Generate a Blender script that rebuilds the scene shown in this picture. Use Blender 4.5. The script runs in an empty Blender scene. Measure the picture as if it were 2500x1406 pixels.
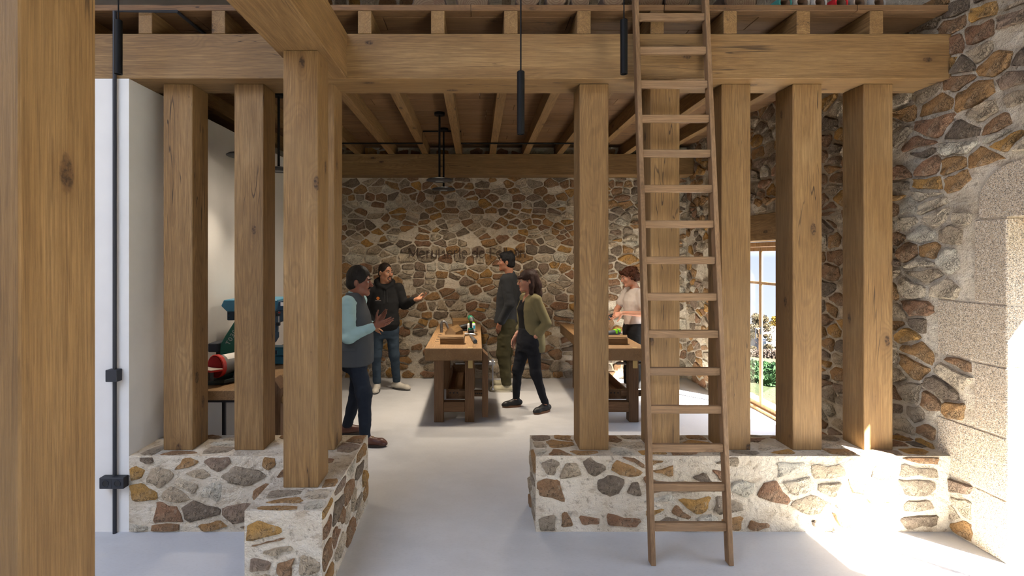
import bpy, bmesh, math, random
import numpy as np
from itertools import product
from mathutils import Vector, Matrix
from mathutils.bvhtree import BVHTree

# ------------------------------------------------------------------ camera, sky, sun, exposure
SC = bpy.context.scene
COL = SC.collection
F, VX, VY, EYE = 1215.0, 1164.0, 626.0, 1.831      # focal length and vanishing point in 2500x1406 pixels, eye height
cam = bpy.data.cameras.new('camera')
cam.sensor_width = 36.0
cam.lens = F / 2500 * 36
cam.shift_x = (1250 - VX) / 2500
cam.shift_y = -(703 - VY) / 2500
cam.clip_start = 0.05
cam.clip_end = 2000
camo = bpy.data.objects.new('camera', cam)
camo.location = (0, 0, EYE)
camo.rotation_euler = (math.pi / 2, 0, 0)
COL.objects.link(camo)
SC.camera = camo

world = bpy.data.worlds.new('sky')
SC.world = world
world.use_nodes = True
wn, wl = world.node_tree.nodes, world.node_tree.links
wn.clear()
w_out = wn.new('ShaderNodeOutputWorld')
w_bg = wn.new('ShaderNodeBackground')
w_tc = wn.new('ShaderNodeTexCoord')
w_sep = wn.new('ShaderNodeSeparateXYZ')
w_map = wn.new('ShaderNodeMapRange')
w_map.inputs[1].default_value = -0.2
w_map.inputs[2].default_value = 0.9
w_ramp = wn.new('ShaderNodeValToRGB')
for _k, (_p, _c) in enumerate(((0.0, (.122, .129, .136)), (.18, (.092, .104, .128)), (.36, (.70, .79, .96)), (1.0, (.50, .63, .92)))):
    if _k > 1: w_ramp.color_ramp.elements.new(_p)
    w_ramp.color_ramp.elements[_k].position = _p
    w_ramp.color_ramp.elements[_k].color = _c + (1,)
w_bg.inputs[1].default_value = 2.5
wl.new(w_tc.outputs['Generated'], w_sep.inputs[0])
wl.new(w_sep.outputs[2], w_map.inputs[0])
wl.new(w_map.outputs[0], w_ramp.inputs[0])
wl.new(w_ramp.outputs[0], w_bg.inputs[0])
wl.new(w_bg.outputs[0], w_out.inputs[0])

SUN_DIR = Vector((-1.0, 0.97, -1.38)).normalized()
sun = bpy.data.lights.new('sun', 'SUN')
sun.energy = 56.0
sun.color = (1.0, 0.93, 0.82)
sun.angle = math.radians(0.6)
suno = bpy.data.objects.new('sun', sun)
suno.rotation_euler = SUN_DIR.to_track_quat('-Z', 'Y').to_euler()
suno.location = (12, -8, 14)
COL.objects.link(suno)

vs = SC.view_settings
vs.view_transform = 'Standard'
vs.look = 'None'
vs.exposure = 1.75
vs.gamma = 1.0
vs.use_curve_mapping = False
SC.cycles.max_bounces = 10
SC.cycles.diffuse_bounces = 6
SC.cycles.glossy_bounces = 3
SC.cycles.transparent_max_bounces = 12
SC.cycles.sample_clamp_indirect = 6.0
SC.cycles.caustics_reflective = False
SC.cycles.caustics_refractive = False

def P(px, py, d):
    return Vector(((px - VX) * d / F, d, EYE - (py - VY) * d / F))

# ------------------------------------------------------------------ materials
class NT:
    def __init__(s, name):
        s.m = bpy.data.materials.new(name)
        s.m.use_nodes = True
        s.t = s.m.node_tree
        s.t.nodes.clear()
        s.out = s.n('ShaderNodeOutputMaterial')
    def n(s, kind, ins=None, **kw):
        nd = s.t.nodes.new(kind)
        for k, v in kw.items():
            setattr(nd, k, v)
        if ins:
            for k, v in ins.items():
                s.set(nd.inputs[k], v)
        return nd
    def set(s, sock, v):
        if isinstance(v, bpy.types.NodeSocket):
            s.t.links.new(v, sock)
        else:
            sock.default_value = v
    def math(s, op, a, b=0.0, c=0.0, clamp=False):
        nd = s.n('ShaderNodeMath', operation=op, use_clamp=clamp)
        s.set(nd.inputs[0], a); s.set(nd.inputs[1], b); s.set(nd.inputs[2], c)
        return nd.outputs[0]
    def noise(s, vec, scale, detail=3.0, rough=0.55, dist=0.0):
        nd = s.n('ShaderNodeTexNoise', {'Scale': scale, 'Detail': detail, 'Roughness': rough, 'Distortion': dist})
        if vec is not None: s.set(nd.inputs['Vector'], vec)
        return nd.outputs['Fac']
    def ramp(s, fac, stops, interp='LINEAR'):
        nd = s.n('ShaderNodeValToRGB')
        cr = nd.color_ramp
        cr.interpolation = interp
        while len(cr.elements) < len(stops): cr.elements.new(0.5)
        for e, (p, c) in zip(cr.elements, stops):
            e.position = p
            e.color = tuple(c) + ((1,) if len(c) == 3 else ())
        s.set(nd.inputs[0], fac)
        return nd.outputs[0]
    def smooth(s, fac, lo, hi, a=0.0, b=1.0):
        nd = s.n('ShaderNodeMapRange', {1: lo, 2: hi, 3: a, 4: b}, interpolation_type='SMOOTHSTEP')
        s.set(nd.inputs[0], fac)
        return nd.outputs[0]
    def mix(s, fac, a, b, mode='MIX'):
        nd = s.n('ShaderNodeMix', data_type='RGBA', blend_type=mode)
        s.set(nd.inputs[0], fac); 
        for i, v in ((6, a), (7, b)):
            if isinstance(v, (tuple, list)): v = tuple(v) + ((1,) if len(v) == 3 else ())
            s.set(nd.inputs[i], v)
        return nd.outputs[2]
    def mapping(s, vec, scale=(1, 1, 1), loc=(0, 0, 0), rot=(0, 0, 0)):
        nd = s.n('ShaderNodeMapping')
        s.set(nd.inputs[0], vec)
        nd.inputs['Location'].default_value = loc
        nd.inputs['Rotation'].default_value = rot
        nd.inputs['Scale'].default_value = scale
        return nd.outputs[0]
    def bump(s, h, strength=0.3, dist=0.01):
        nd = s.n('ShaderNodeBump', {'Strength': strength, 'Distance': dist, 'Height': h})
        return nd.outputs[0]
    def bsdf(s, color, rough=0.6, metal=0.0, normal=None, spec=0.4):
        nd = s.n('ShaderNodeBsdfPrincipled')
        if isinstance(color, (tuple, list)): color = tuple(color) + ((1,) if len(color) == 3 else ())
        s.set(nd.inputs['Base Color'], color)
        s.set(nd.inputs['Roughness'], rough)
        s.set(nd.inputs['Metallic'], metal)
        s.set(nd.inputs['Specular IOR Level'], spec)
        if normal is not None: s.set(nd.inputs['Normal'], normal)
        s.t.links.new(nd.outputs[0], s.out.inputs[0])
        return nd

def shifted(t):
    tc = t.n('ShaderNodeTexCoord')
    oi = t.n('ShaderNodeObjectInfo')
    k = t.math('MULTIPLY', oi.outputs['Random'], 37.0)
    cb = t.n('ShaderNodeCombineXYZ', {0: k, 1: t.math('MULTIPLY', k, 1.7), 2: t.math('MULTIPLY', k, 0.83)})
    ad = t.n('ShaderNodeVectorMath', operation='ADD')
    t.set(ad.inputs[0], tc.outputs['Object']); t.set(ad.inputs[1], cb.outputs[0])
    return ad.outputs[0], oi.outputs['Random']

def wood(name, axis, dark, mid, light, knots=1.0, rough=0.62, crack=1.0, fine=1.0):
    t = NT(name)
    v, rnd = shifted(t)
    def st(k):
        sc = [1, 1, 1]
        sc['xyz'.index(axis)] = k
        return t.mapping(v, tuple(sc))
    broad = t.noise(st(.10), 9.0, 6, .62, .6)
    vo = t.n('ShaderNodeTexVoronoi', {'Scale': 5.6, 'Randomness': 1.0})
    t.set(vo.inputs['Vector'], st(.45))
    fig = t.math('ADD', t.noise(st(.13), 3.2, 2, .5, .4), t.math('MULTIPLY', t.smooth(vo.outputs['Distance'], .0, .40, 1, 0), .10))
    ring = t.math('SINE', t.math('MULTIPLY', fig, 230.0))
    ring = t.math('MULTIPLY', t.smooth(ring, -.4, 1), t.smooth(t.noise(st(.3), 2.1, 2), .38, .62))
    pore = t.smooth(t.noise(st(.045), 150.0, 2, .5), .60, .68)
    grain = t.noise(st(.030), 130.0, 6, .72, .3)
    fibre = t.noise(st(.016), 320.0, 3, .6)
    patch = t.noise(v, 2.2, 2, .5)
    col = t.ramp(broad, [(.24, tuple(.5 * (p_ + q_) for p_, q_ in zip(dark, mid))), (.5, mid), (.76, light)])
    col = t.mix(t.math('MULTIPLY', t.smooth(fibre, .56, .36), .30), col, tuple(c * .7 for c in dark))
    col = t.mix(t.math('MULTIPLY', t.smooth(fibre, .55, .72), .22), col, tuple(min(1, c * 1.25) for c in light))
    col = t.mix(t.math('MULTIPLY', ring, .30 * fine), col, tuple(c * .62 for c in dark))
    col = t.mix(t.math('MULTIPLY', pore, .30 * fine), col, tuple(c * .4 for c in dark))
    g = t.smooth(grain, .36, .66)
    col = t.mix(t.math('MULTIPLY', t.math('SUBTRACT', 1.0, g), .45), col, tuple(c * .55 for c in dark))
    col = t.mix(t.math('MULTIPLY', t.smooth(patch, .45, .75), .30), col, (mid[0] * .86, mid[1] * .96, mid[2] * 1.2))
    # knots
    wob = t.math('ADD', vo.outputs['Distance'], t.math('MULTIPLY', t.noise(v, 26.0, 3), .10))
    kn = t.smooth(wob, .135, .175, 1, 0)
    halo = t.smooth(wob, .14, .36, 1, 0)
    col = t.mix(t.math('MULTIPLY', halo, .32 * knots), col, tuple(c * .8 for c in dark))
    kc = t.mix(t.smooth(t.noise(v, 70.0, 3), .35, .65), (.020, .010, .005), (.105, .055, .022))
    col = t.mix(t.math('MULTIPLY', kn, .9 * knots), col, kc)
    # long drying cracks
    cn = t.noise(st(.05), 7.0, 3, .6, .8)
    ab = t.math('ABSOLUTE', t.math('SUBTRACT', cn, .5))
    msk = t.smooth(t.noise(st(.35), 2.3, 2), .53, .60)
    ck = t.math('MULTIPLY', t.smooth(ab, .0025, .007, 1, 0), msk)
    col = t.mix(t.math('MULTIPLY', ck, .8 * crack), col, (.025, .013, .007))
    val = t.n('ShaderNodeHueSaturation', {'Color': col, 'Value': t.math('ADD', .90, t.math('MULTIPLY', rnd, .2))})
    hgt = t.math('SUBTRACT', t.math('MULTIPLY', g, .5), t.math('ADD', t.math('MULTIPLY', ck, 1.2), t.math('MULTIPLY', kn, .5)))
    t.bsdf(val.outputs[0], rough, 0, t.bump(hgt, .35, .004), .3)
    return t.m

OAK = ((.130, .068, .024), (.240, .138, .052), (.335, .208, .090))
oak = {a: wood('oak_' + a, a, *OAK) for a in 'xyz'}
PLK = ((.095, .046, .018), (.175, .092, .038), (.245, .140, .066))
plank_m = wood('oak_plank', 'x', *PLK, knots=.7)
BEN = ((.090, .046, .021), (.185, .100, .048), (.265, .155, .080))
bench_m = {a: wood('bench_wood_' + a, a, *BEN, knots=.25, crack=.4, fine=.6) for a in 'xyz'}
TOPW = ((.20, .110, .046), (.31, .185, .085), (.39, .250, .125))
top_m = wood('bench_top', 'y', *TOPW, knots=.3, crack=.4)
ladder_m = {a: wood('ladder_' + a, a, (.145, .082, .038), (.240, .143, .072), (.320, .205, .115), knots=.4, crack=.5) for a in 'xz'}
door_m = wood('door_oak', 'z', (.20, .10, .036), (.30, .17, .07), (.38, .24, .11), knots=.4, crack=.3)
block_m = wood('raw_block', 'x', (.11, .06, .022), (.20, .115, .045), (.30, .185, .085), knots=.2, crack=.3)
endgrain = wood('end_grain', 'y', (.26, .17, .09), (.36, .255, .15), (.46, .35, .22), knots=0, crack=.2)
pine_m = wood('pine_board', 'x', (.26, .14, .05), (.38, .23, .10), (.48, .32, .16), knots=.3, crack=.2)

def simple(name, col, rough=.5, metal=0.0, nscale=0, namt=.15, bscale=0, bstr=.2, spec=.4):
    t = NT(name)
    c = tuple(col)
    nrm = None
    tc = t.n('ShaderNodeTexCoord').outputs['Object']
    if nscale:
        n = t.noise(tc, nscale, 4, .6)
        c = t.mix(n, tuple(x * (1 - namt) for x in col), tuple(min(1, x * (1 + namt)) for x in col))
    if bscale:
        nrm = t.bump(t.noise(tc, bscale, 3, .6), bstr, .003)
    t.bsdf(c, rough, metal, nrm, spec)
    return t.m

def mortar_mat():
    t = NT('lime_mortar')
    v = t.n('ShaderNodeTexCoord').outputs['Object']
    a = t.noise(v, 2.2, 3, .6)
    b = t.noise(v, 22, 5, .7)
    c = t.noise(v, 110, 4, .7)
    col = t.ramp(a, [(.3, (.50, .425, .315)), (.52, (.645, .565, .445)), (.75, (.74, .67, .555))])
    m_ = t.noise(t.mapping(v, (1, 1, 1.7)), 8.5, 4, .62, .5)
    col = t.mix(t.math('MULTIPLY', t.smooth(m_, .54, .63), .40), col, (.70, .64, .54))
    col = t.mix(t.math('MULTIPLY', t.smooth(m_, .44, .36), .45), col, (.36, .27, .18))
    col = t.mix(t.math('MULTIPLY', t.smooth(b, .46, .32), .60), col, (.17, .125, .085))
    col = t.mix(t.math('MULTIPLY', t.smooth(b, .58, .72), .5), col, (.76, .71, .62))
    col = t.mix(t.math('MULTIPLY', t.smooth(c, .40, .26), .35), col, (.13, .10, .07))
    h = t.math('ADD', t.math('MULTIPLY', b, 1.0), t.math('ADD', t.math('MULTIPLY', c, .35), t.math('MULTIPLY', m_, 1.2)))
    t.bsdf(col, .93, 0, t.bump(h, .9, .035), .15)
    return t.m
mortar = mortar_mat()

def stone_mat():
    t = NT('rubble_stone')
    v = t.n('ShaderNodeTexCoord').outputs['Object']
    r = t.n('ShaderNodeAttribute', attribute_name='tint').outputs['Fac']
    col = t.ramp(r, [(0.00, (0.487, 0.278, 0.116)), (0.16, (0.371, 0.203, 0.116)), (0.24, (0.441, 0.360, 0.267)), (0.36, (0.580, 0.325, 0.099)), (0.44, (0.255, 0.197, 0.145)), (0.52, (0.742, 0.626, 0.464)), (0.62, (0.383, 0.220, 0.116)), (0.75, (0.348, 0.249, 0.180)), (0.81, (0.580, 0.464, 0.325)), (0.93, (.75, .69, .56))], 'CONSTANT')
    big = t.noise(v, 7.0, 4, .62)
    mid = t.noise(v, 26.0, 5, .7, .8)
    fin = t.noise(v, 120.0, 4, .7)
    col = t.mix(t.math('MULTIPLY', t.smooth(big, .42, .68), .40), col, (.42, .33, .22))
    col = t.mix(t.math('MULTIPLY', t.smooth(mid, .45, .33), .55), col, (.095, .065, .045))
    col = t.mix(t.math('MULTIPLY', t.smooth(mid, .56, .72), .50), col, (.52, .44, .33))
    col = t.mix(t.math('MULTIPLY', t.smooth(fin, .42, .30), .35), col, (.06, .04, .03))
    ridg = t.math('ABSOLUTE', t.math('SUBTRACT', t.noise(v, 15.0, 4, .6, 1.2), .5))
    crv = t.math('MULTIPLY', t.smooth(ridg, .0, .035, 1, 0), t.smooth(big, .40, .60))
    col = t.mix(t.math('MULTIPLY', crv, .5), col, (.075, .055, .04))
    h = t.math('ADD', t.math('MULTIPLY', mid, 1.4), t.math('SUBTRACT', t.math('MULTIPLY', fin, .3), t.math('MULTIPLY', crv, .5)))
    t.bsdf(col, .88, 0, t.bump(h, 1.0, .045), .2)
    return t.m
stone_m = stone_mat()

def granite_mat():
    t = NT('granite')
    v = t.n('ShaderNodeTexCoord').outputs['Object']
    a = t.n('ShaderNodeTexVoronoi', {'Scale': 250.0})
    t.set(a.inputs['Vector'], v)
    s = t.n('ShaderNodeSeparateColor', {0: a.outputs['Color']})
    col = t.ramp(s.outputs[0], [(0, (.060, .055, .050)), (.15, (.19, .16, .13)), (.28, (.36, .29, .21)), (.50, (.48, .385, .27)),
                                (.70, (.54, .48, .39)), (.86, (.66, .62, .54)), (.96, (.42, .27, .15))], 'CONSTANT')
    n = t.noise(v, 60, 3)
    col = t.mix(.18, col, t.ramp(n, [(.3, (.22, .18, .14)), (.7, (.56, .48, .38))]))
    t.bsdf(col, .75, 0, t.bump(t.noise(v, 140, 2), .2, .003), .3)
    return t.m
granite = granite_mat()

def floor_mat():
    t = NT('polished_concrete')
    v = t.n('ShaderNodeTexCoord').outputs['Object']
    a = t.noise(v, .7, 3, .5)
    b = t.noise(t.mapping(v, (1, 1.6, 1)), 5.0, 5, .62)
    c = t.noise(t.mapping(v, (1, 4, 1)), 40.0, 4, .6)
    col = t.ramp(a, [(.3, (.41, .415, .42)), (.7, (.50, .505, .51))])
    col = t.mix(t.math('MULTIPLY', t.smooth(b, .35, .7), .35), col, (.54, .545, .55))
    col = t.mix(t.math('MULTIPLY', t.smooth(c, .5, .3), .18), col, (.26, .25, .245))
    t.bsdf(col, t.math('ADD', .40, t.math('MULTIPLY', b, .22)), 0, t.bump(c, .05, .002), .35)
    return t.m
floor_m = floor_mat()

def plaster_mat():
    t = NT('white_plaster')
    v = t.n('ShaderNodeTexCoord').outputs['Object']
    a = t.noise(v, 3, 4)
    col = t.ramp(a, [(.3, (.56, .55, .53)), (.7, (.61, .60, .575))])
    t.bsdf(col, .8, 0, t.bump(t.noise(v, 60, 3), .06, .003), .2)
    return t.m
plaster = plaster_mat()

black_m = simple('black_powder_coat', (.005, .005, .0055), .6, 0, 30, .1, 300, .05, .15)
steel_blk = simple('charcoal_metal', (.026, .028, .034), .5, .1, 20, .1, spec=.25)
iron_m = simple('grey_iron', (.20, .20, .205), .38, .8, 40, .2)
zinc_m = simple('zinc_metal', (.42, .42, .43), .33, .9, 40, .15)
brass_m = simple('pale_brass', (.50, .38, .16), .5, .15, 30, .1)
blue_m = simple('blue_machine_paint', (.028, .130, .205), .38, 0, 20, .12)
navy_m = simple('dark_blue_paint', (.012, .040, .075), .45, 0, 20, .1)
green_m = simple('green_machine_paint', (.008, .085, .055), .4, 0, 20, .1)
red_m = simple('red_paint', (.42, .018, .012), .4, 0, 20, .1)
paper_red = simple('red_sanding_disc', (.24, .004, .006), .9, 0, 200, .5, 400, .4)
grey_m = simple('grey_machine_paint', (.16, .155, .15), .42, 0, 20, .1)
dark_m = simple('dark_plastic', (.010, .010, .011), .5, 0, 30, .1)
grey_pl = simple('slate_plastic', (.055, .065, .078), .45, 0, 30, .1)
lime_m = simple('lime_plastic', (.22, .75, .01), .4)
teal_m = simple('green_plastic', (.006, .16, .085), .35)
yellow_m = simple('yellow_label', (.75, .55, .01), .5)
white_m = simple('white_label', (.72, .70, .66), .6)
cyan_m = simple('cyan_label', (.02, .38, .62), .5)
alu_m = simple('cast_aluminium', (.50, .46, .40), .5, .4, 90, .1)
letter_m = simple('rusted_letters', (.040, .017, .009), .6, .1, 40, .2)
grout_m = simple('dark_joint', (.09, .07, .05), .9, 0, 30, .3)
lens_m = None

def glass_mat():
    t = NT('window_glass')
    tr = t.n('ShaderNodeBsdfTransparent')
    gl = t.n('ShaderNodeBsdfGlossy', {'Roughness': 0.02})
    lw = t.n('ShaderNodeLayerWeight', {'Blend': 0.5})
    fr = t.math('ADD', .005, t.math('MULTIPLY', t.math('POWER', lw.outputs['Facing'], 5.0), .22))
    mx = t.n('ShaderNodeMixShader', {0: fr, 1: tr.outputs[0], 2: gl.outputs[0]})
    t.t.links.new(mx.outputs[0], t.out.inputs[0])
    return t.m
glass_m = glass_mat()

def emit(name, col, s):
    t = NT(name)
    e = t.n('ShaderNodeEmission', {'Color': tuple(col) + (1,), 'Strength': s})
    t.t.links.new(e.outputs[0], t.out.inputs[0])
    return t.m

# ------------------------------------------------------------------ mesh helpers
WLOC = {}

def tag(o, label=None, cat=None, group=None, kind=None):
    if label: o['label'] = label
    if cat: o['category'] = cat
    if group: o['group'] = group
    if kind: o['kind'] = kind
    return o

def link(o, parent=None, wloc=(0, 0, 0)):
    COL.objects.link(o)
    wloc = Vector(wloc)
    WLOC[o.name] = wloc
    if parent is not None:
        o.parent = parent
        o.location = wloc - WLOC[parent.name]
    else:
        o.location = wloc
    return o

def thing(name, label, cat, loc=(0, 0, 0), group=None):
    o = bpy.data.objects.new(name, None)
    o.empty_display_size = .1
    link(o, None, loc)
    return tag(o, label, cat, group)

def obj(name, bm, mats, parent=None, origin=None, smooth=False, local=False):
    """bm holds world coordinates (or, with local=True, coordinates in the parent's own frame)."""
    me = bpy.data.meshes.new(name)
    if origin is None:
        origin = WLOC[parent.name] if parent is not None else Vector((0, 0, 0))
    origin = Vector(origin)
    if local:
        origin = WLOC[parent.name]
    else:
        bmesh.ops.translate(bm, verts=bm.verts, vec=-origin)
    bm.normal_update()
    bm.to_mesh(me)
    bm.free()
    for m in (mats if isinstance(mats, (list, tuple)) else [mats]):
        me.materials.append(m)
    if smooth:
        me.polygons.foreach_set('use_smooth', [True] * len(me.polygons))
        if smooth is not True:
            me.set_sharp_from_angle(angle=smooth)
    o = bpy.data.objects.new(name, me)
    return link(o, parent, origin)

SH = math.radians(35)

def B(): return bmesh.new()

def merge(bm, tmp, mi=0, M=None):
    vm = {}
    for v in tmp.verts:
        vm[v] = bm.verts.new(M @ v.co if M is not None else v.co)
    for f in tmp.faces:
        try:
            nf = bm.faces.new([vm[v] for v in f.verts])
            nf.material_index = mi
        except ValueError:
            pass
    tmp.free()

def box(bm, x0, x1, y0, y1, z0, z1, bev=.0, mi=0, M=None, seg=1):
    t = bmesh.new()
    bmesh.ops.create_cube(t, size=1)
    for v in t.verts:
        v.co = Vector((x0 + (v.co.x + .5) * (x1 - x0), y0 + (v.co.y + .5) * (y1 - y0), z0 + (v.co.z + .5) * (z1 - z0)))
    if bev > 0:
        bmesh.ops.bevel(t, geom=t.edges[:], offset=bev, segments=seg, affect='EDGES', profile=.5)
    merge(bm, t, mi, M)
    return bm

def frame_of(d):
    d = Vector(d).normalized()
    u = d.cross(Vector((0, 0, 1)))
    if u.length < 1e-4: u = Vector((1, 0, 0))
    u.normalize()
    return u, d.cross(u).normalized() * -1, d

def tube(bm, pts, r, n=12, mi=0, cap=True, M=None):
    pts = [Vector(p) for p in pts]
    rs = r if isinstance(r, (list, tuple)) else [r] * len(pts)
    rings = []
    u = None
    for i, p in enumerate(pts):
        d = (pts[min(i + 1, len(pts) - 1)] - pts[max(i - 1, 0)]).normalized()
        if u is None:
            u = frame_of(d)[0]
        u = (u - d * u.dot(d))
        if u.length < 1e-5: u = frame_of(d)[0]
        u.normalize()
        w = d.cross(u)
        ring = []
        for k in range(n):
            a = 2 * math.pi * k / n
            q = p + (u * math.cos(a) + w * math.sin(a)) * rs[i]
            ring.append(bm.verts.new(M @ q if M is not None else q))
        rings.append(ring)
    for a, b in zip(rings, rings[1:]):
        for k in range(n):
            f = bm.faces.new((a[k], a[(k + 1) % n], b[(k + 1) % n], b[k]))
            f.material_index = mi
    if cap:
        f = bm.faces.new(rings[0][::-1]); f.material_index = mi
        f = bm.faces.new(rings[-1]); f.material_index = mi
    return bm

def lathe(bm, prof, c, axis=(0, 0, 1), n=24, mi=0, M=None, cap=True):
    """prof: list of (r, h) along axis from c."""
    u, w, d = frame_of(axis)
    c = Vector(c)
    rings = []
    for r, h in prof:
        if r < 1e-6:
            q = c + d * h
            rings.append([bm.verts.new(M @ q if M is not None else q)])
            continue
        ring = []
        for k in range(n):
            a = 2 * math.pi * k / n
            q = c + d * h + (u * math.cos(a) + w * math.sin(a)) * r
            ring.append(bm.verts.new(M @ q if M is not None else q))
        rings.append(ring)
    for a, b in zip(rings, rings[1:]):
        for k in range(n):
            k2 = (k + 1) % n
            if len(a) == 1 and len(b) == 1: continue
            if len(a) == 1: vs_ = (a[0], b[k2], b[k])
            elif len(b) == 1: vs_ = (a[k], a[k2], b[0])
            else: vs_ = (a[k], a[k2], b[k2], b[k])
            f = bm.faces.new(vs_); f.material_index = mi
    if cap and len(rings[0]) > 1:
        f = bm.faces.new(rings[0][::-1]); f.material_index = mi
    if cap and len(rings[-1]) > 1:
        f = bm.faces.new(rings[-1]); f.material_index = mi
    return bm

def prism(bm, poly, axis, lo, hi, mi=0, mi_end=None, M=None, bev=0):
    """poly: 2D points; axis 'x': (y,z) pairs, 'y': (x,z), 'z': (x,y)."""
    t = bmesh.new()
    def mk(p, h):
        if axis == 'x': return (h, p[0], p[1])
        if axis == 'y': return (p[0], h, p[1])
        return (p[0], p[1], h)
    a = [t.verts.new(mk(p, lo)) for p in poly]
    b = [t.verts.new(mk(p, hi)) for p in poly]
    n = len(poly)
    for k in range(n):
        t.faces.new((a[k], a[(k + 1) % n], b[(k + 1) % n], b[k]))
    e1 = t.faces.new(a[::-1]); e2 = t.faces.new(b)
    bmesh.ops.recalc_face_normals(t, faces=t.faces[:])
    if bev: bmesh.ops.bevel(t, geom=t.edges[:], offset=bev, segments=1, affect='EDGES')
    if mi_end is not None:
        ax = 'xyz'.index(axis)
        t.normal_update()
        vm = {}
        for v in t.verts: vm[v] = bm.verts.new(M @ v.co if M is not None else v.co)
        for f in t.faces:
            nf = bm.faces.new([vm[v] for v in f.verts])
            nf.material_index = mi_end if abs(f.normal[ax]) > .9 else mi
        t.free()
    else:
        merge(bm, t, mi, M)
    return bm

def copy_tree(o, parent=None, off=Vector((0, 0, 0))):
    c = o.copy()
    COL.objects.link(c)
    if parent is not None: c.parent = parent
    else: c.location = o.location + off
    WLOC[c.name] = WLOC[o.name] + off
    for ch in list(o.children):
        copy_tree(ch, c, off)
    return c

def solid(name, x0, x1, y0, y1, z0, z1, mat, label=None, cat=None, bev=.004, group=None, parent=None, kind=None):
    o = obj(name, box(B(), x0, x1, y0, y1, z0, z1, bev), mat, parent, ((x0 + x1) / 2, (y0 + y1) / 2, z0))
    return tag(o, label, cat, group, kind)
# ------------------------------------------------------------------ dimensions
WX, LX = 3.156, -2.313          # inner faces of the right stone wall and the left white wall
Y1, Y2, Y3 = 3.31, 3.61, 7.48   # front and back of the main beam, face of the back wall
ZB0, ZB1, ZJ, ZD = 3.013, 3.313, 3.4655, 3.506
PZ = 0.504                      # plinth height
PB = 3.697                      # back of the plinths

def structure(name, bm, mat, origin=None, parent=None):
    return tag(obj(name, bm, mat, parent, origin), kind='structure')

# ------------------------------------------------------------------ rubble stone faces
def poly_clip(poly, nx, ny, c):
    out = []
    for i in range(len(poly)):
        a, b = poly[i], poly[(i + 1) % len(poly)]
        da, db = nx * a[0] + ny * a[1] - c, nx * b[0] + ny * b[1] - c
        if da <= 0: out.append(a)
        if (da < 0) != (db < 0) and abs(da - db) > 1e-12:
            t = da / (da - db)
            out.append((a[0] + t * (b[0] - a[0]), a[1] + t * (b[1] - a[1])))
    return out

def poly_area(p):
    return .5 * abs(sum(p[i][0] * p[(i + 1) % len(p)][1] - p[(i + 1) % len(p)][0] * p[i][1] for i in range(len(p))))

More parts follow.
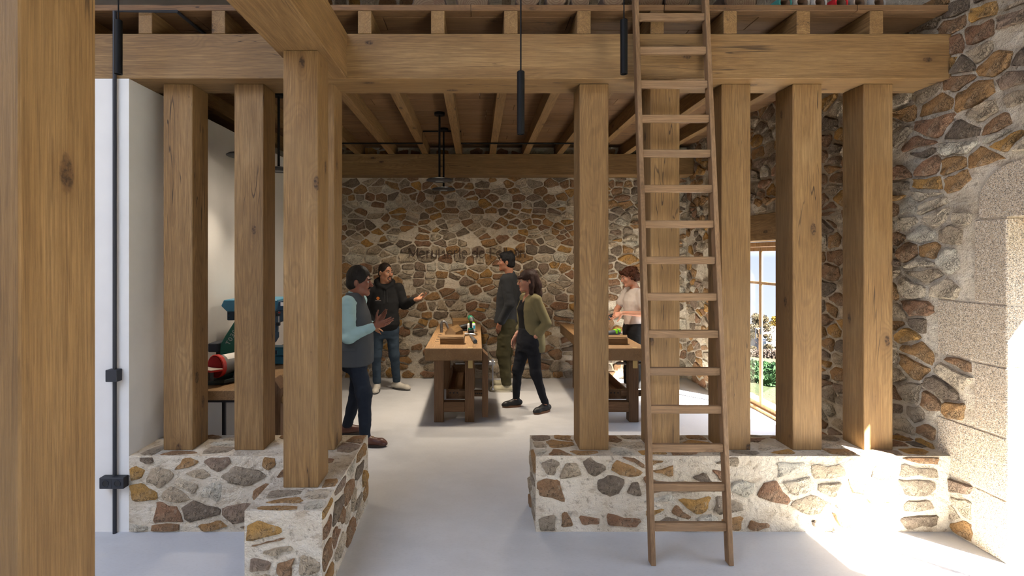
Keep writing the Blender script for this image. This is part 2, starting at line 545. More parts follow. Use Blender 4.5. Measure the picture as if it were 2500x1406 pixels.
def stone_cells(u0, u1, v0, v1, cw, ch, rng, holes=(), gap=(.012, .040), skip=.10):
    pts = []
    v = v0 - ch
    while v < v1 + ch:
        hrow = ch * rng.uniform(.62, 1.45)
        u = u0 - cw * rng.uniform(.5, 1.5)
        while u < u1 + cw:
            st = cw * rng.choice([.45, .6, .75, .9, 1.1, 1.35, 1.6]) * rng.uniform(.85, 1.15)
            pts.append((u + st / 2, v + hrow / 2 + rng.uniform(-.22, .22) * hrow))
            if st > cw * 1.0 and rng.random() < .25:
                pts.append((u + st / 2 + rng.uniform(-.2, .2) * st, v + hrow * .98))
            u += st
        v += hrow
    asp = 1.45
    A = np.array(pts) * np.array([1, asp])
    res = []
    for i, (pu, pv) in enumerate(pts):
        if not (u0 < pu < u1 and v0 < pv < v1): continue
        if rng.random() < skip: continue
        d = np.sum((A - A[i]) ** 2, axis=1)
        nb = np.argsort(d)[1:16]
        poly = [(pu - 2 * cw, pv - 2 * ch), (pu + 2 * cw, pv - 2 * ch), (pu + 2 * cw, pv + 2 * ch), (pu - 2 * cw, pv + 2 * ch)]
        g = rng.uniform(*gap) * .5
        for j in nb:
            nx, ny = A[j][0] - A[i][0], (A[j][1] - A[i][1]) * asp
            mu, mv = (pts[j][0] + pu) / 2, (pts[j][1] + pv) / 2
            L = math.hypot(nx, ny)
            nx, ny = nx / L, ny / L
            poly = poly_clip(poly, nx, ny, nx * mu + ny * mv - g)
            if len(poly) < 3: break
        if len(poly) < 3: continue
        m = .008
        for nx, ny, c in ((-1, 0, -u0 - m), (1, 0, u1 - m), (0, -1, -v0 - m), (0, 1, v1 - m)):
            poly = poly_clip(poly, nx, ny, c)
            if len(poly) < 3: break
        dead = len(poly) < 3
        for hu0, hu1, hv0, hv1 in holes:
            if dead: break
            us = [p[0] for p in poly]; ws = [p[1] for p in poly]
            if max(us) < hu0 or min(us) > hu1 or max(ws) < hv0 or min(ws) > hv1: continue
            cu, cv = sum(us) / len(us), sum(ws) / len(ws)
            if hu0 < cu < hu1 and hv0 < cv < hv1: dead = True; break
            if cu <= hu0: poly = poly_clip(poly, 1, 0, hu0 - m)
            elif cu >= hu1: poly = poly_clip(poly, -1, 0, -hu1 - m)
            elif cv <= hv0: poly = poly_clip(poly, 0, 1, hv0 - m)
            else: poly = poly_clip(poly, 0, -1, -hv1 - m)
            if len(poly) < 3: dead = True
        if dead or poly_area(poly) < .0014: continue
        # soften the corners, then roughen the outline
        q = []
        n = len(poly)
        for k in range(n):
            a, b = poly[k], poly[(k + 1) % n]
            L = math.hypot(b[0] - a[0], b[1] - a[1])
            if L < .02:
                q.append(((a[0] + b[0]) / 2, (a[1] + b[1]) / 2)); continue
            cc = rng.uniform(.07, .20)
            q.append((a[0] + cc * (b[0] - a[0]), a[1] + cc * (b[1] - a[1])))
            if L > .09:
                w_ = rng.uniform(-.07, .05) * L
                q.append((a[0] + .5 * (b[0] - a[0]) + (b[1] - a[1]) / L * w_, a[1] + .5 * (b[1] - a[1]) - (b[0] - a[0]) / L * w_))
            cc = rng.uniform(.07, .20)
            q.append((a[0] + (1 - cc) * (b[0] - a[0]), a[1] + (1 - cc) * (b[1] - a[1])))
        cu, cv = sum(p[0] for p in q) / len(q), sum(p[1] for p in q) / len(q)
        q = [(cu + (p[0] - cu) * (s_ := rng.uniform(.88, 1.04)), cv + (p[1] - cv) * s_) for p in q]
        q = [(min(max(a, u0 + .004), u1 - .004), min(max(b, v0 + .004), v1 - .004)) for a, b in q]
        res.append((q, cu, cv, poly_area(q)))
    return res

def stone_geo(q, cu, cv, proj, rng, proud):
    """-> verts, faces of one rough stone set in the wall face."""
    n = len(q)
    h = rng.uniform(*proud)
    vs, fs = [], []
    for s, d in ((1.02, -.012), (1.0, h * .45), (.86, h)):
        for (a, b) in q:
            dd = d + (rng.uniform(-.22, .22) * h if d > 0 else 0)
            vs.append(proj(cu + (a - cu) * s, cv + (b - cv) * s, dd))
    vs.append(proj(cu, cv, h * rng.uniform(.85, 1.2)))
    for r in range(2):
        for k in range(n):
            fs.append((r * n + k, r * n + (k + 1) % n, (r + 1) * n + (k + 1) % n, (r + 1) * n + k))
    for k in range(n):
        fs.append((2 * n + k, 2 * n + (k + 1) % n, 3 * n))
    return vs, fs

def stone_object(name, geos, tints, parent, flip):
    me = bpy.data.meshes.new(name)
    V, Fc, T = [], [], []
    for (vs, fs), t in zip(geos, tints):
        o = len(V)
        V += vs
        T += [t] * len(vs)
        Fc += [tuple(i + o for i in (f[::-1] if flip else f)) for f in fs]
    org = WLOC[parent.name]
    c = sum((Vector(v) for v in V), Vector()) / len(V) if len(geos) == 1 else org
    me.from_pydata([Vector(v) - c for v in V], [], Fc)
    at = me.attributes.new('tint', 'FLOAT', 'POINT')
    at.data.foreach_set('value', T)
    me.polygons.foreach_set('use_smooth', [True] * len(me.polygons))
    me.set_sharp_from_angle(angle=math.radians(38))
    me.materials.append(stone_m)
    o = bpy.data.objects.new(name, me)
    return link(o, parent, c)

def in_frame(p, m=40):
    if p[1] < .3: return False
    px, py = VX + p[0] * F / p[1], VY - (p[2] - EYE) * F / p[1]
    return -m < px < 2500 + m and -m < py < 1406 + m

def stone_faces(parent, faces, limit=300, seed=1):
    """faces: dicts with u0,u1,v0,v1, proj, flip, and optional holes, cw, ch, keep (predicate on the world centre)."""
    rng = random.Random(seed)
    rec = []
    for fc in faces:
        cells = stone_cells(fc['u0'], fc['u1'], fc['v0'], fc['v1'], fc.get('cw', .235), fc.get('ch', .135), rng, fc.get('holes', ()),
                            fc.get('gap', (.012, .042)), fc.get('skip', .08))
        for q, cu, cv, ar in cells:
            c = fc['proj'](cu, cv, 0)
            geo = stone_geo(q, cu, cv, fc['proj'], rng, fc.get('proud', (.010, .026)))
            seen = ar / max(c[1], .5) ** 2 if in_frame(c) and fc.get('single', True) else 0
            rec.append((seen, geo, rng.random(), fc['flip']))
    rec.sort(key=lambda r: -r[0])
    rest = {True: [], False: []}
    for i, (s, geo, t, fl) in enumerate(rec):
        if i < limit and s > 0: stone_object('stone', [geo], [t], parent, fl)
        else: rest[fl].append((geo, t))
    for fl, lst in rest.items():
        if lst:
            o = stone_object('small_stones', [g for g, _ in lst], [t for _, t in lst], parent, fl)
            tag(o, kind='stuff')

# ------------------------------------------------------------------ floor, walls, roof
structure('floor', box(B(), -6.5, 3.69, -6, 7.9, -.15, 0), floor_m)

wb = structure('wall_back', box(B(), -3.4, 4.0, Y3, 7.9, 0, 6.4), mortar, (0, Y3, 0))
bproj = lambda u, v, d: (u, Y3 - d, v)
stone_faces(wb, [
    dict(u0=-2.30, u1=WX, v0=.0, v1=3.02, proj=bproj, flip=False, cw=.235, ch=.100, gap=(.006, .026), skip=.08, proud=(.012, .032)),
    dict(u0=-2.30, u1=WX, v0=3.02, v1=3.47, proj=bproj, flip=False, single=False),
    dict(u0=-2.6, u1=3.0, v0=5.1, v1=6.15, proj=bproj, flip=False, single=False)], 300, 11)

OP1 = (1.47, 2.958, 2.075)      # near door opening in the right wall: Y from, Y to, height
OP2 = (5.20, 6.46, 2.005)       # far one
bm = B()
for y0, y1, z0, z1 in ((-6, -3.7, 0, 6.4), (-3.7, .1, 2.5, 6.4), (.1, OP1[0], 0, 6.4), (OP1[0], OP1[1] + .004, OP1[2], 6.4), (OP1[1] + .004, 3.9, 0, 6.4), (3.9, OP2[0], 0, 6.4),  # gap behind the camera is an unseen opening added for sun bounce
                       (OP2[0], OP2[1], OP2[2] + .28, 6.4), (OP2[1], 7.9, 0, 6.4)):
    box(bm, WX, 3.69 if y1 < 4 else 3.46, y0, y1, z0, z1)
wr = structure('wall_right', bm, mortar, (WX, 5, 0))
QS, QL = 3.153, 3.405           # ends of the short and long granite quoins
QZ = [(0, .372, QS), (.376, .744, QL), (.750, 1.163, QS), (1.169, 1.538, QL), (1.544, 2.060, QS)]
holes = [(0, OP1[1], 0, 2.42), (OP2[0], OP2[1], 0, OP2[2]), (4.9, 6.72, OP2[2] - .005, OP2[2] + .31)]
holes += [(OP1[0], b + .008, z0, z1) for z0, z1, b in QZ] + [(OP1[0], 3.14, 2.06, 2.36), (OP1[0], 2.95, 2.06, 2.43)]
rproj = lambda u, v, d: (WX - d, u, v)
stone_faces(wr, [dict(u0=2.05, u1=Y3 - .02, v0=.0, v1=3.62, proj=rproj, flip=False, holes=holes, cw=.235, ch=.108, gap=(.006, .034), skip=.10, proud=(.010, .030))], 300, 5)
for z0, z1, b in QZ:
    obj('granite_block', box(B(), WX - .006, 3.70, OP1[1], b, z0, z1, .006), granite, wr, (WX, OP1[1], z0))
    obj('granite_block', box(B(), WX - .006, 3.70, OP1[0] - (b - OP1[1]), OP1[0], z0, z1, .006), granite, wr, (WX, OP1[0], z0))
arc = [(3.123 - .235 + .235 * math.cos(a), 2.155 + .235 * math.sin(a)) for a in [i * math.pi / 18 for i in range(10)]]
mid1 = (OP1[0] + OP1[1]) / 2
poly = [(3.123 - .004, 2.069)] + arc
poly += [(2 * mid1 - p[0], p[1]) for p in reversed(poly)]
obj('granite_lintel', prism(B(), poly, 'x', WX - .006, 3.70), granite, wr, (WX, mid1, 2.07))
obj('oak_lintel', box(B(), WX - .012, 3.44, 4.95, 6.70, OP2[2], OP2[2] + .295, .006), oak['y'], wr, (WX, 5.8, OP2[2]))

bm = B()
box(bm, -3.4, LX, Y1, Y3, 0, ZB0)
structure('wall_left', bm, plaster, (LX, 5, 0))
structure('wall_left_upper', box(B(), -3.4, -3.2, Y2 + .02, Y3, ZB0, 6.4), plaster, (-3.2, 5, ZB0))
structure('wall_front', box(B(), -6.7, 3.69, -4.4, -4.1, 0, 6.4), mortar, (0, -4.1, 0))
bm = B()
box(bm, -1.6, 4.2, -6.3, .6, 6.4, 6.6); box(bm, -6.7, 4.2, .6, 8.0, 6.4, 6.6); box(bm, -6.7, -6.5, -2.0, 3.31, 0, 6.4); box(bm, -6.7, -3.4, Y1, 3.6, 0, 6.4)  # roof left open at rear left, an added unseen skylight to brighten the hall
structure('roof', bm, simple('dark_roof_boards', (.055, .045, .038), .9, 0, 4, .3), (0, 2, 6.4))

# ------------------------------------------------------------------ stone plinths
def plinth(name, boxes, label, faces, seed):
    bm = B()
    for b in boxes: box(bm, *b)
    o = obj(name, bm, mortar, None, ((boxes[0][0] + boxes[0][1]) / 2, Y1, 0))
    tag(o, label, 'low wall')
    stone_faces(o, faces, 300, seed)
    return o
fy = lambda y: (lambda u, v, d: (u, y - d, v))          # faces the camera
fxr = lambda x: (lambda u, v, d: (x + d, u, v))         # faces +X
fxl = lambda x: (lambda u, v, d: (x - d, u, v))         # faces -X
ftop = lambda u, v, d: (u, v, PZ + d)
PW = dict(cw=.225, ch=.112, proud=(.006, .018), gap=(.010, .055), skip=.12)
PH = [(x - .104, x + .104, 3.404, 3.612) for x in (-2.047, -1.561, -1.0755, .803, 1.290, 1.776, 2.264, 2.750)] + [(-1.114, -.906, 2.849, 3.057)]
TP = dict(holes=PH, cw=.24, ch=.13, proud=(.003, .009), skip=.05, single=True)
LEG0, LEG1, LEGY = -1.2115, -.808, 2.596
plinth('stone_plinth', [(LX, LEG1, Y1, PB, 0, PZ), (LEG0, LEG1, LEGY, Y1, 0, PZ)],
       'L-shaped low rubble stone wall left of the passage, carrying three oak posts', [
    dict(u0=LX, u1=LEG0, v0=0, v1=PZ, proj=fy(Y1), flip=False, **PW),
    dict(u0=LEG0, u1=LEG1, v0=0, v1=PZ, proj=fy(LEGY), flip=False, **PW),
    dict(u0=LEGY, u1=PB, v0=0, v1=PZ, proj=fxr(LEG1), flip=False, **PW),
    dict(u0=LEGY, u1=Y1, v0=0, v1=PZ, proj=fxl(LEG0), flip=True, **PW),
    dict(u0=LX, u1=LEG1, v0=Y1, v1=PB, proj=ftop, flip=False, **TP),
    dict(u0=LEG0, u1=LEG1, v0=LEGY, v1=Y1, proj=ftop, flip=False, **TP)], 21)
RX0 = .3935
plinth('stone_plinth', [(RX0, WX, Y1, PB, 0, PZ)], 'long straight low rubble stone wall behind the ladder, reaching the right wall', [
    dict(u0=RX0, u1=WX, v0=0, v1=PZ, proj=fy(Y1), flip=False, **PW),
    dict(u0=Y1, u1=PB, v0=0, v1=PZ, proj=fxl(RX0), flip=True, **PW),
    dict(u0=RX0, u1=WX, v0=Y1, v1=PB, proj=ftop, flip=False, **TP)], 34)

# ------------------------------------------------------------------ timber frame
PY0, PY1 = 3.408, 3.608
GP = 'square oak posts on the low stone walls'
post_names = [(-2.047, 'thick oak post nearest the white wall on the left low wall'),
              (-1.561, 'oak post second from the white wall, in front of the machines'),
              (-1.0755, 'oak post at the passage end of the left low wall, behind the tall front post'),
              (.803, 'oak post right of the passage, first on the right low wall'),
              (1.290, 'oak post directly behind the ladder rungs'),
              (1.776, 'oak post just right of the ladder, left of the glazed door view'),
              (2.264, 'oak post right of the glazed door view, second from the right stone wall'),
              (2.750, 'oak post nearest the right stone wall with sun at its foot')]
for x, lab in post_names:
    solid('oak_post', x - .1, x + .1, PY0, PY1, PZ, ZB0, oak['z'], lab, 'post', .004, GP)
solid('oak_post', -1.11, -.91, 2.853, 3.053, PZ, ZB0, oak['z'], 'tall oak post standing forward on the left low wall, under the cross beam', 'post')
solid('oak_post', -1.11, -.91, .9907, 1.19, 0, ZB0, oak['z'], 'massive oak post closest to the viewer at the left edge', 'post')
solid('oak_beam', -3.4, WX + .05, Y1, Y2, ZB0, ZB1, oak['x'], 'long main oak beam across the tops of the posts', 'beam')
solid('oak_beam', -1.16, -.861, -3.0, Y1 - .002, ZB0, ZB1, oak['y'], 'oak cross beam running overhead towards the viewer', 'beam')
solid('oak_beam', -2.2, WX + .03, 7.20, Y3 + .05, ZB0, ZB1, oak['x'], 'oak beam along the top of the rear stone wall', 'beam')
jl = ['first oak ceiling joist from the left, above the top of the white wall', 'oak ceiling joist second from the left, left of the black conduit bend',
      'oak ceiling joist third from the left, right of the conduit bend', 'oak ceiling joist above the end of the cross beam',
      'first oak ceiling joist right of the cross beam', 'second oak ceiling joist right of the cross beam', 'third oak ceiling joist right of the cross beam',
      'fourth oak ceiling joist right of the cross beam, left of the ladder', 'oak ceiling joist seen between the ladder rails',
      'first oak ceiling joist right of the ladder', 'second oak ceiling joist right of the ladder', 'last oak ceiling joist before the right stone wall']
for k in range(-1, 11):
    x = -2.2059 + .4866 * k
    solid('ceiling_joist', x - .045, x + .045, Y1, Y3, ZB1 + .0005, ZJ, oak['y'], jl[k + 1], 'joist', .003, 'ceiling joists')

ceil = bpy.data.objects.new('ceiling', None)
link(ceil, None, (0, Y1, ZJ))
tag(ceil, kind='structure')
rngp = random.Random(4)
y, row = Y1, 0
while y < Y3 - .03:
    y1 = y + (.0935 if row == 0 else .1975)
    x = -.038 - 3 * 1.286 if row == 0 else -3.4 - rngp.uniform(0, 1.2)
    while x < WX:
        a, b = max(x + .002, -3.2), min(x + 1.284, WX + .02)
        if b - a > .05:
            dz = rngp.uniform(0, .0025)
            obj('plank', box(B(), a, b, y + .0015, min(y1, Y3) - .0015, ZJ + .0008 + dz, ZD + dz * .3, .002), plank_m, ceil, ((a + b) / 2, y, ZJ))
        x += 1.286
    y, row = y1, row + 1

# ------------------------------------------------------------------ ladder
Lz, ls = 4.35, .0893
la = thing('ladder', 'tall wooden ladder leaning against the loft edge', 'ladder', (1.275, 2.94, 0))
for x0 in (1.031, 1.492):
    bm = B()
    prism(bm, [(2.94, 0), (2.996, 0), (2.996 + ls * Lz, Lz), (2.94 + ls * Lz, Lz)], 'x', x0, x0 + .029, bev=.003)
    obj('rail', bm, ladder_m['z'], la, (x0, 2.94, 0))
for i in range(18):
    z = .213 + .2277 * i
    yy = 2.94 + ls * z
    bm = B()
    box(bm, 1.058, 1.494, yy + .012, yy + .042, z - .024, z + .024, .003)
    obj('rung', bm, ladder_m['x'], la, (1.275, yy, z))

# ------------------------------------------------------------------ glazed doors in the right wall
def glazed_door(name, x, y0, y1, ym, h, rail_z, handle, bars=True):
    d = bpy.data.objects.new(name, None)
    link(d, None, (x, (y0 + y1) / 2, 0))
    tag(d, kind='structure')
    bm = B()
    w = .055
    box(bm, x - .045, x + .045, y0, y0 + w, 0, h, .004); box(bm, x - .045, x + .045, y1 - w, y1, 0, h, .004)
    box(bm, x - .045, x + .045, y0 + w, y1 - w, h - w, h, .004)
    fr = obj('frame', bm, door_m, d)
    obj('threshold', box(B(), x - .055, x + .05, y0 + w, y1 - w, 0, .035, .006), door_m, d)
    for a, b in ((y0 + w + .002, ym - .002), (ym + .002, y1 - w - .002)):
        lf = bpy.data.objects.new('leaf', None)
        link(lf, d, (x, (a + b) / 2, 0))
        s = .026 if bars else .014
        for n_, (p, q, zz0, zz1) in (('stile', (a, a + s, .037, h - w - .002)), ('stile', (b - s, b, .037, h - w - .002)),
                                     ('rail', (a + s, b - s, .037, .085)), ('rail', (a + s, b - s, h - w - .05, h - w - .002)),
                                     ('glazing_bar', (a + s, b - s, rail_z - .016, rail_z + .016)))[:5 if bars else 4]:
            obj(n_, box(B(), x - .008, x + .008, p, q, zz0, zz1, .002), door_m, lf, (x, p, zz0))
        obj('pane', box(B(), x - .003, x + .003, a + s - .004, b - s + .004, .083, h - w - .048), glass_m, lf, (x, a, .1))
    if handle:
        bm = B()
        box(bm, x - .018, x - .008, ym - .024, ym - .004, handle - .045, handle + .045, .004)
        tube(bm, [(x - .018, ym - .014, handle + .025), (x - .075, ym - .014, handle + .025)], .007, 10)
        tube(bm, [(x - .072, ym - .014, handle + .03), (x - .072, ym - .014, handle - .10)], .008, 10)
        hd = obj('handle', bm, steel_blk, d, (x - .03, ym, handle))
    return d
glazed_door('door_1', 3.49, OP1[0] + .002, OP1[1] - .002, 2.21, OP1[2] - .006, 1.55, 1.0, False)
glazed_door('door_2', 3.385, OP2[0] + .002, OP2[1] - .002, 5.93, OP2[2] - .006, 1.515, .95)

# ------------------------------------------------------------------ conduits, sockets, lamps
def run(pts, r=.011): return tube(B(), pts, r, 10)
cx = -2.395
cd = thing('electrical_conduit', 'black conduit pipe rising up the white wall face at left, with two boxes', 'conduit', (cx, 3.295, 0))
obj('pipe', run([(cx, 3.292, 0), (cx, 3.292, 3.452), (-1.985, 3.292, 3.452), (-1.985, 4.23, 3.452)], .0118), steel_blk, cd, smooth=SH)
jb = obj('junction_box', box(B(), -2.431, -2.356, 3.255, 3.308, 1.009, 1.087, .003), steel_blk, cd, (cx, 3.3, 1.05))
sb = obj('socket_box', box(B(), -2.471, -2.312, 3.255, 3.308, .309, .382, .003), steel_blk, cd, (-2.39, 3.255, .345))
for sx in (-2.430, -2.352):
    bm = B()
    lathe(bm, [(.0225, -.001), (.0225, .003), (.018, .003), (.017, .0005), (0, .0005)], (sx, 3.255, .3455), (0, -1, 0), 20)
    s_ = obj('socket', bm, steel_blk, sb, (sx, 3.255, .345), smooth=SH)
    bm = B()
    for q in (-.007, .007):
        lathe(bm, [(.0026, .0008), (.0026, .0013), (0, .0013)], (sx + q, 3.255, .3455), (0, -1, 0), 8)
    lathe(bm, [(.0165, .0006), (.0165, .0010), (0, .0010)], (sx, 3.255, .3455), (0, -1, 0), 20)
    obj('socket_recess', bm, dark_m, sb, (sx, 3.255, .345))
obj('socket_gap', box(B(), -2.3922, -2.3902, 3.2542, 3.2552, .311, .380), dark_m, sb, (-2.39, 3.255, .345))

zc, yc = 3.304, 6.45
cond2 = tag(obj('electrical_conduit', run([(-1.95, yc, 3.296), (-.700, yc, 3.296), (-.700, yc, 3.452), (-.205, yc, 3.452), (-.205, yc, 3.296), (1.36, yc, 3.296)], .0105),
        black_m, None, (0, yc, 3.3), smooth=SH), 'thin black conduit stepping over a joist below the rear ceiling', 'conduit')

glow = emit('lamp_diffuser', (1.0, .86, .70), .02)
def disc_lamp(x, y, z, label, power, wide=1.0, group='disc pendant lamps'):
    t = thing('pendant_lamp', label, 'lamp', (x, y, z), group)
    obj('canopy', lathe(B(), [(.055, -.03), (.06, -.026), (.06, 0)], (x, y, ZJ), n=24), black_m, t, smooth=SH)
    obj('rod', tube(B(), [(x, y, ZJ - .02), (x, y, z + .02)], .0125, 10), black_m, t, smooth=SH)
    obj('shade', lathe(B(), [(.0, .032), (.05, .030), (.07, .022), (.135, .012), (.150, .002), (.150, -.004), (.138, -.010), (.06, -.014), (.052, -.014), (.050, -.008), (0, -.008)],
                       (x, y, z), n=40), steel_blk, t, smooth=SH)
    obj('diffuser', lathe(B(), [(.048, -.0135), (.045, -.0095), (0, -.0095)], (x, y, z), n=24), glow, t, smooth=SH)
    if power:
        li = bpy.data.lights.new('lamp_light', 'SPOT')
        li.energy = power
        li.color = (1.0, .84, .66)
        li.spot_size = math.radians(80)
        li.spot_blend = 1.0
        li.shadow_soft_size = .06
        lo = bpy.data.objects.new('lamp_light', li)
        link(lo, t, (x, y, z - .03))
        lw = li.copy()
        lw.energy = power * .26 * wide
        lw.spot_size = math.radians(165)
        lw.spot_blend = .6
        lw.shadow_soft_size = .2
        link(bpy.data.objects.new('lamp_spill', lw), t, (x, y, z - .03))
    return t
LAMP = 48
disc_lamp(-.425, 5.67, 2.70, 'black disc pendant lamp nearer the viewer above the middle workbench', LAMP)
disc_lamp(-.424, 6.365, 2.69, 'black disc pendant lamp further back above the middle workbench', LAMP)
disc_lamp(-2.00, 4.30, 2.70, 'black disc pendant lamp by the white wall, half behind the second post', LAMP * .5, .4)
disc_lamp(-1.99, 5.00, 2.70, 'black disc pendant lamp between the second post and the tall front post', LAMP * .5, .4)
disc_lamp(1.33, 6.0, 2.70, 'black disc pendant lamp above the right workbench, hidden behind the post right of the passage', LAMP * 1.2, 1.6)

def cyl_lamp(x, y, z0, z1, r, label):
    t = thing('pendant_lamp', label, 'lamp', (x, y, z0), 'black tube pendant lamps')
    obj('housing', lathe(B(), [(r * .8, .012), (r * .82, 0), (r, 0), (r, z1 - z0 - .004), (r - .004, z1 - z0), (.004, z1 - z0)], (x, y, z0), n=28), black_m, t, smooth=SH)
    obj('cable', tube(B(), [(x, y, z1 - .01), (x, y, 6.4)], .0042, 8), black_m, t, smooth=SH)
D1_, D2_ = 2.7, 3.1
p = P(1271.5, 328, D1_); cyl_lamp(p.x, D1_, p.z, P(0, 174, D1_).z, 9.3 * D1_ / F, 'black tube pendant lamp hanging lowest in the middle of the passage')
p = P(1523.3, 181, D2_); cyl_lamp(p.x, D2_, p.z, P(0, 48, D2_).z, 8.7 * D2_ / F, 'black tube pendant lamp hanging just left of the ladder')
p = P(289, 181, D2_); cyl_lamp(p.x, D2_, p.z, P(0, 49, D2_).z, 8.7 * D2_ / F, 'black tube pendant lamp at far left in front of the conduit')

# ------------------------------------------------------------------ lettering on the back wall
def arcp(cx, cy, rx, ry, a0, a1, n=14):
    return [(cx + rx * math.cos(math.radians(a0 + (a1 - a0) * i / n)), cy + ry * math.sin(math.radians(a0 + (a1 - a0) * i / n))) for i in range(n + 1)]
ST, TH, XH = .085, .04, .74
def glyph(ch):
    e = [(arcp(.30, .37, .28, .36, 20, 325, 22), .055), ([(.05, .30), (.56, .49)], TH)]
    return {
        'M': [([(.06, 0), (.06, 1.0)], TH), ([(.06, 1.0), (.50, .14)], ST), ([(.50, .14), (.94, 1.0)], TH), ([(.94, 1.0), (.94, 0)], ST)],
        'e': e,
        'n': [([(.06, 0), (.06, XH)], ST), (arcp(.28, .44, .22, .29, 180, 0), TH), ([(.50, .44), (.50, 0)], ST)],
        'u': [([(.05, XH), (.05, .28)], ST), (arcp(.26, .28, .21, .27, 180, 360), TH), ([(.47, XH), (.47, 0)], ST)],
        'i': [([(.05, 0), (.05, XH)], ST), ([(.05, .86), (.05, .95)], .10)],
        's': [(arcp(.20, .54, .15, .18, 40, 260, 12), .055), (arcp(.20, .19, .17, .18, 85, -150, 14), .07)],
        'r': [([(.06, 0), (.06, XH)], ST), (arcp(.24, .46, .17, .26, 180, 60, 8), TH)],
        'd': [(arcp(.28, .36, .25, .35, 0, 360, 26), .05), ([(.54, 0), (.54, 1.02)], ST)],
        'F': [([(.06, 0), (.06, 1.0)], ST), ([(.06, .97), (.58, .97)], TH), ([(.06, .52), (.50, .52)], TH)],
        'l': [([(.05, 0), (.05, 1.02)], ST)],
        't': [([(.12, .98), (.12, .16)], ST), (arcp(.24, .16, .12, .14, 180, 290, 6), TH), ([(-.01, XH), (.30, XH)], TH)],
    }[ch]
def stroke(bm, pts, w, M, y0, y1):
    n = len(pts)
    L, R = [], []
    for i, p in enumerate(pts):
        a, b = pts[max(i - 1, 0)], pts[min(i + 1, n - 1)]
        dx, dy = b[0] - a[0], b[1] - a[1]
        l = math.hypot(dx, dy) or 1
        nx, ny = -dy / l * w / 2, dx / l * w / 2
        L.append((p[0] + nx, p[1] + ny)); R.append((p[0] - nx, p[1] - ny))
    def v(p, y):
        q = M(p); return bm.verts.new((q[0], y, q[1]))
    rows = [[v(p, y) for p in S] for S, y in ((L, y0), (R, y0), (L, y1), (R, y1))]
    for i in range(n - 1):
        for a, b in ((0, 1), (1, 3), (3, 2), (2, 0)):
            bm.faces.new((rows[a][i], rows[a][i + 1], rows[b][i + 1], rows[b][i]))
    for i in (0, n - 1):
        bm.faces.new((rows[0][i], rows[1][i], rows[3][i], rows[2][i]))
sg = thing('wall_lettering', 'dark brown raised lettering on the rear stone wall', 'sign', (-.15, Y3 - .04, 1.814))
unit = 23.8 * 7.45 / F
xs0 = (998 - VX) * 7.45 / F
for chs, at in zip('Menuiserie de Felletin', [0, 1.08, 1.83, 2.37, 3.06, 3.39, 3.90, 4.63, 5.17, 5.41, None, 6.46, 7.19, None, 8.28, 8.98, 9.72, 9.96, 10.17, 10.86, 11.19, 11.42]):
    if at is None: continue
    bm = B()
    for pts, w in glyph(chs):
        stroke(bm, pts, w, lambda p, at=at: (xs0 + (at + p[0]) * unit, 1.814 + p[1] * unit), Y3 - .052, Y3 - .036)
    bmesh.ops.recalc_face_normals(bm, faces=bm.faces[:])
    obj('letter', bm, letter_m, sg, (xs0 + at * unit, Y3 - .04, 1.814))
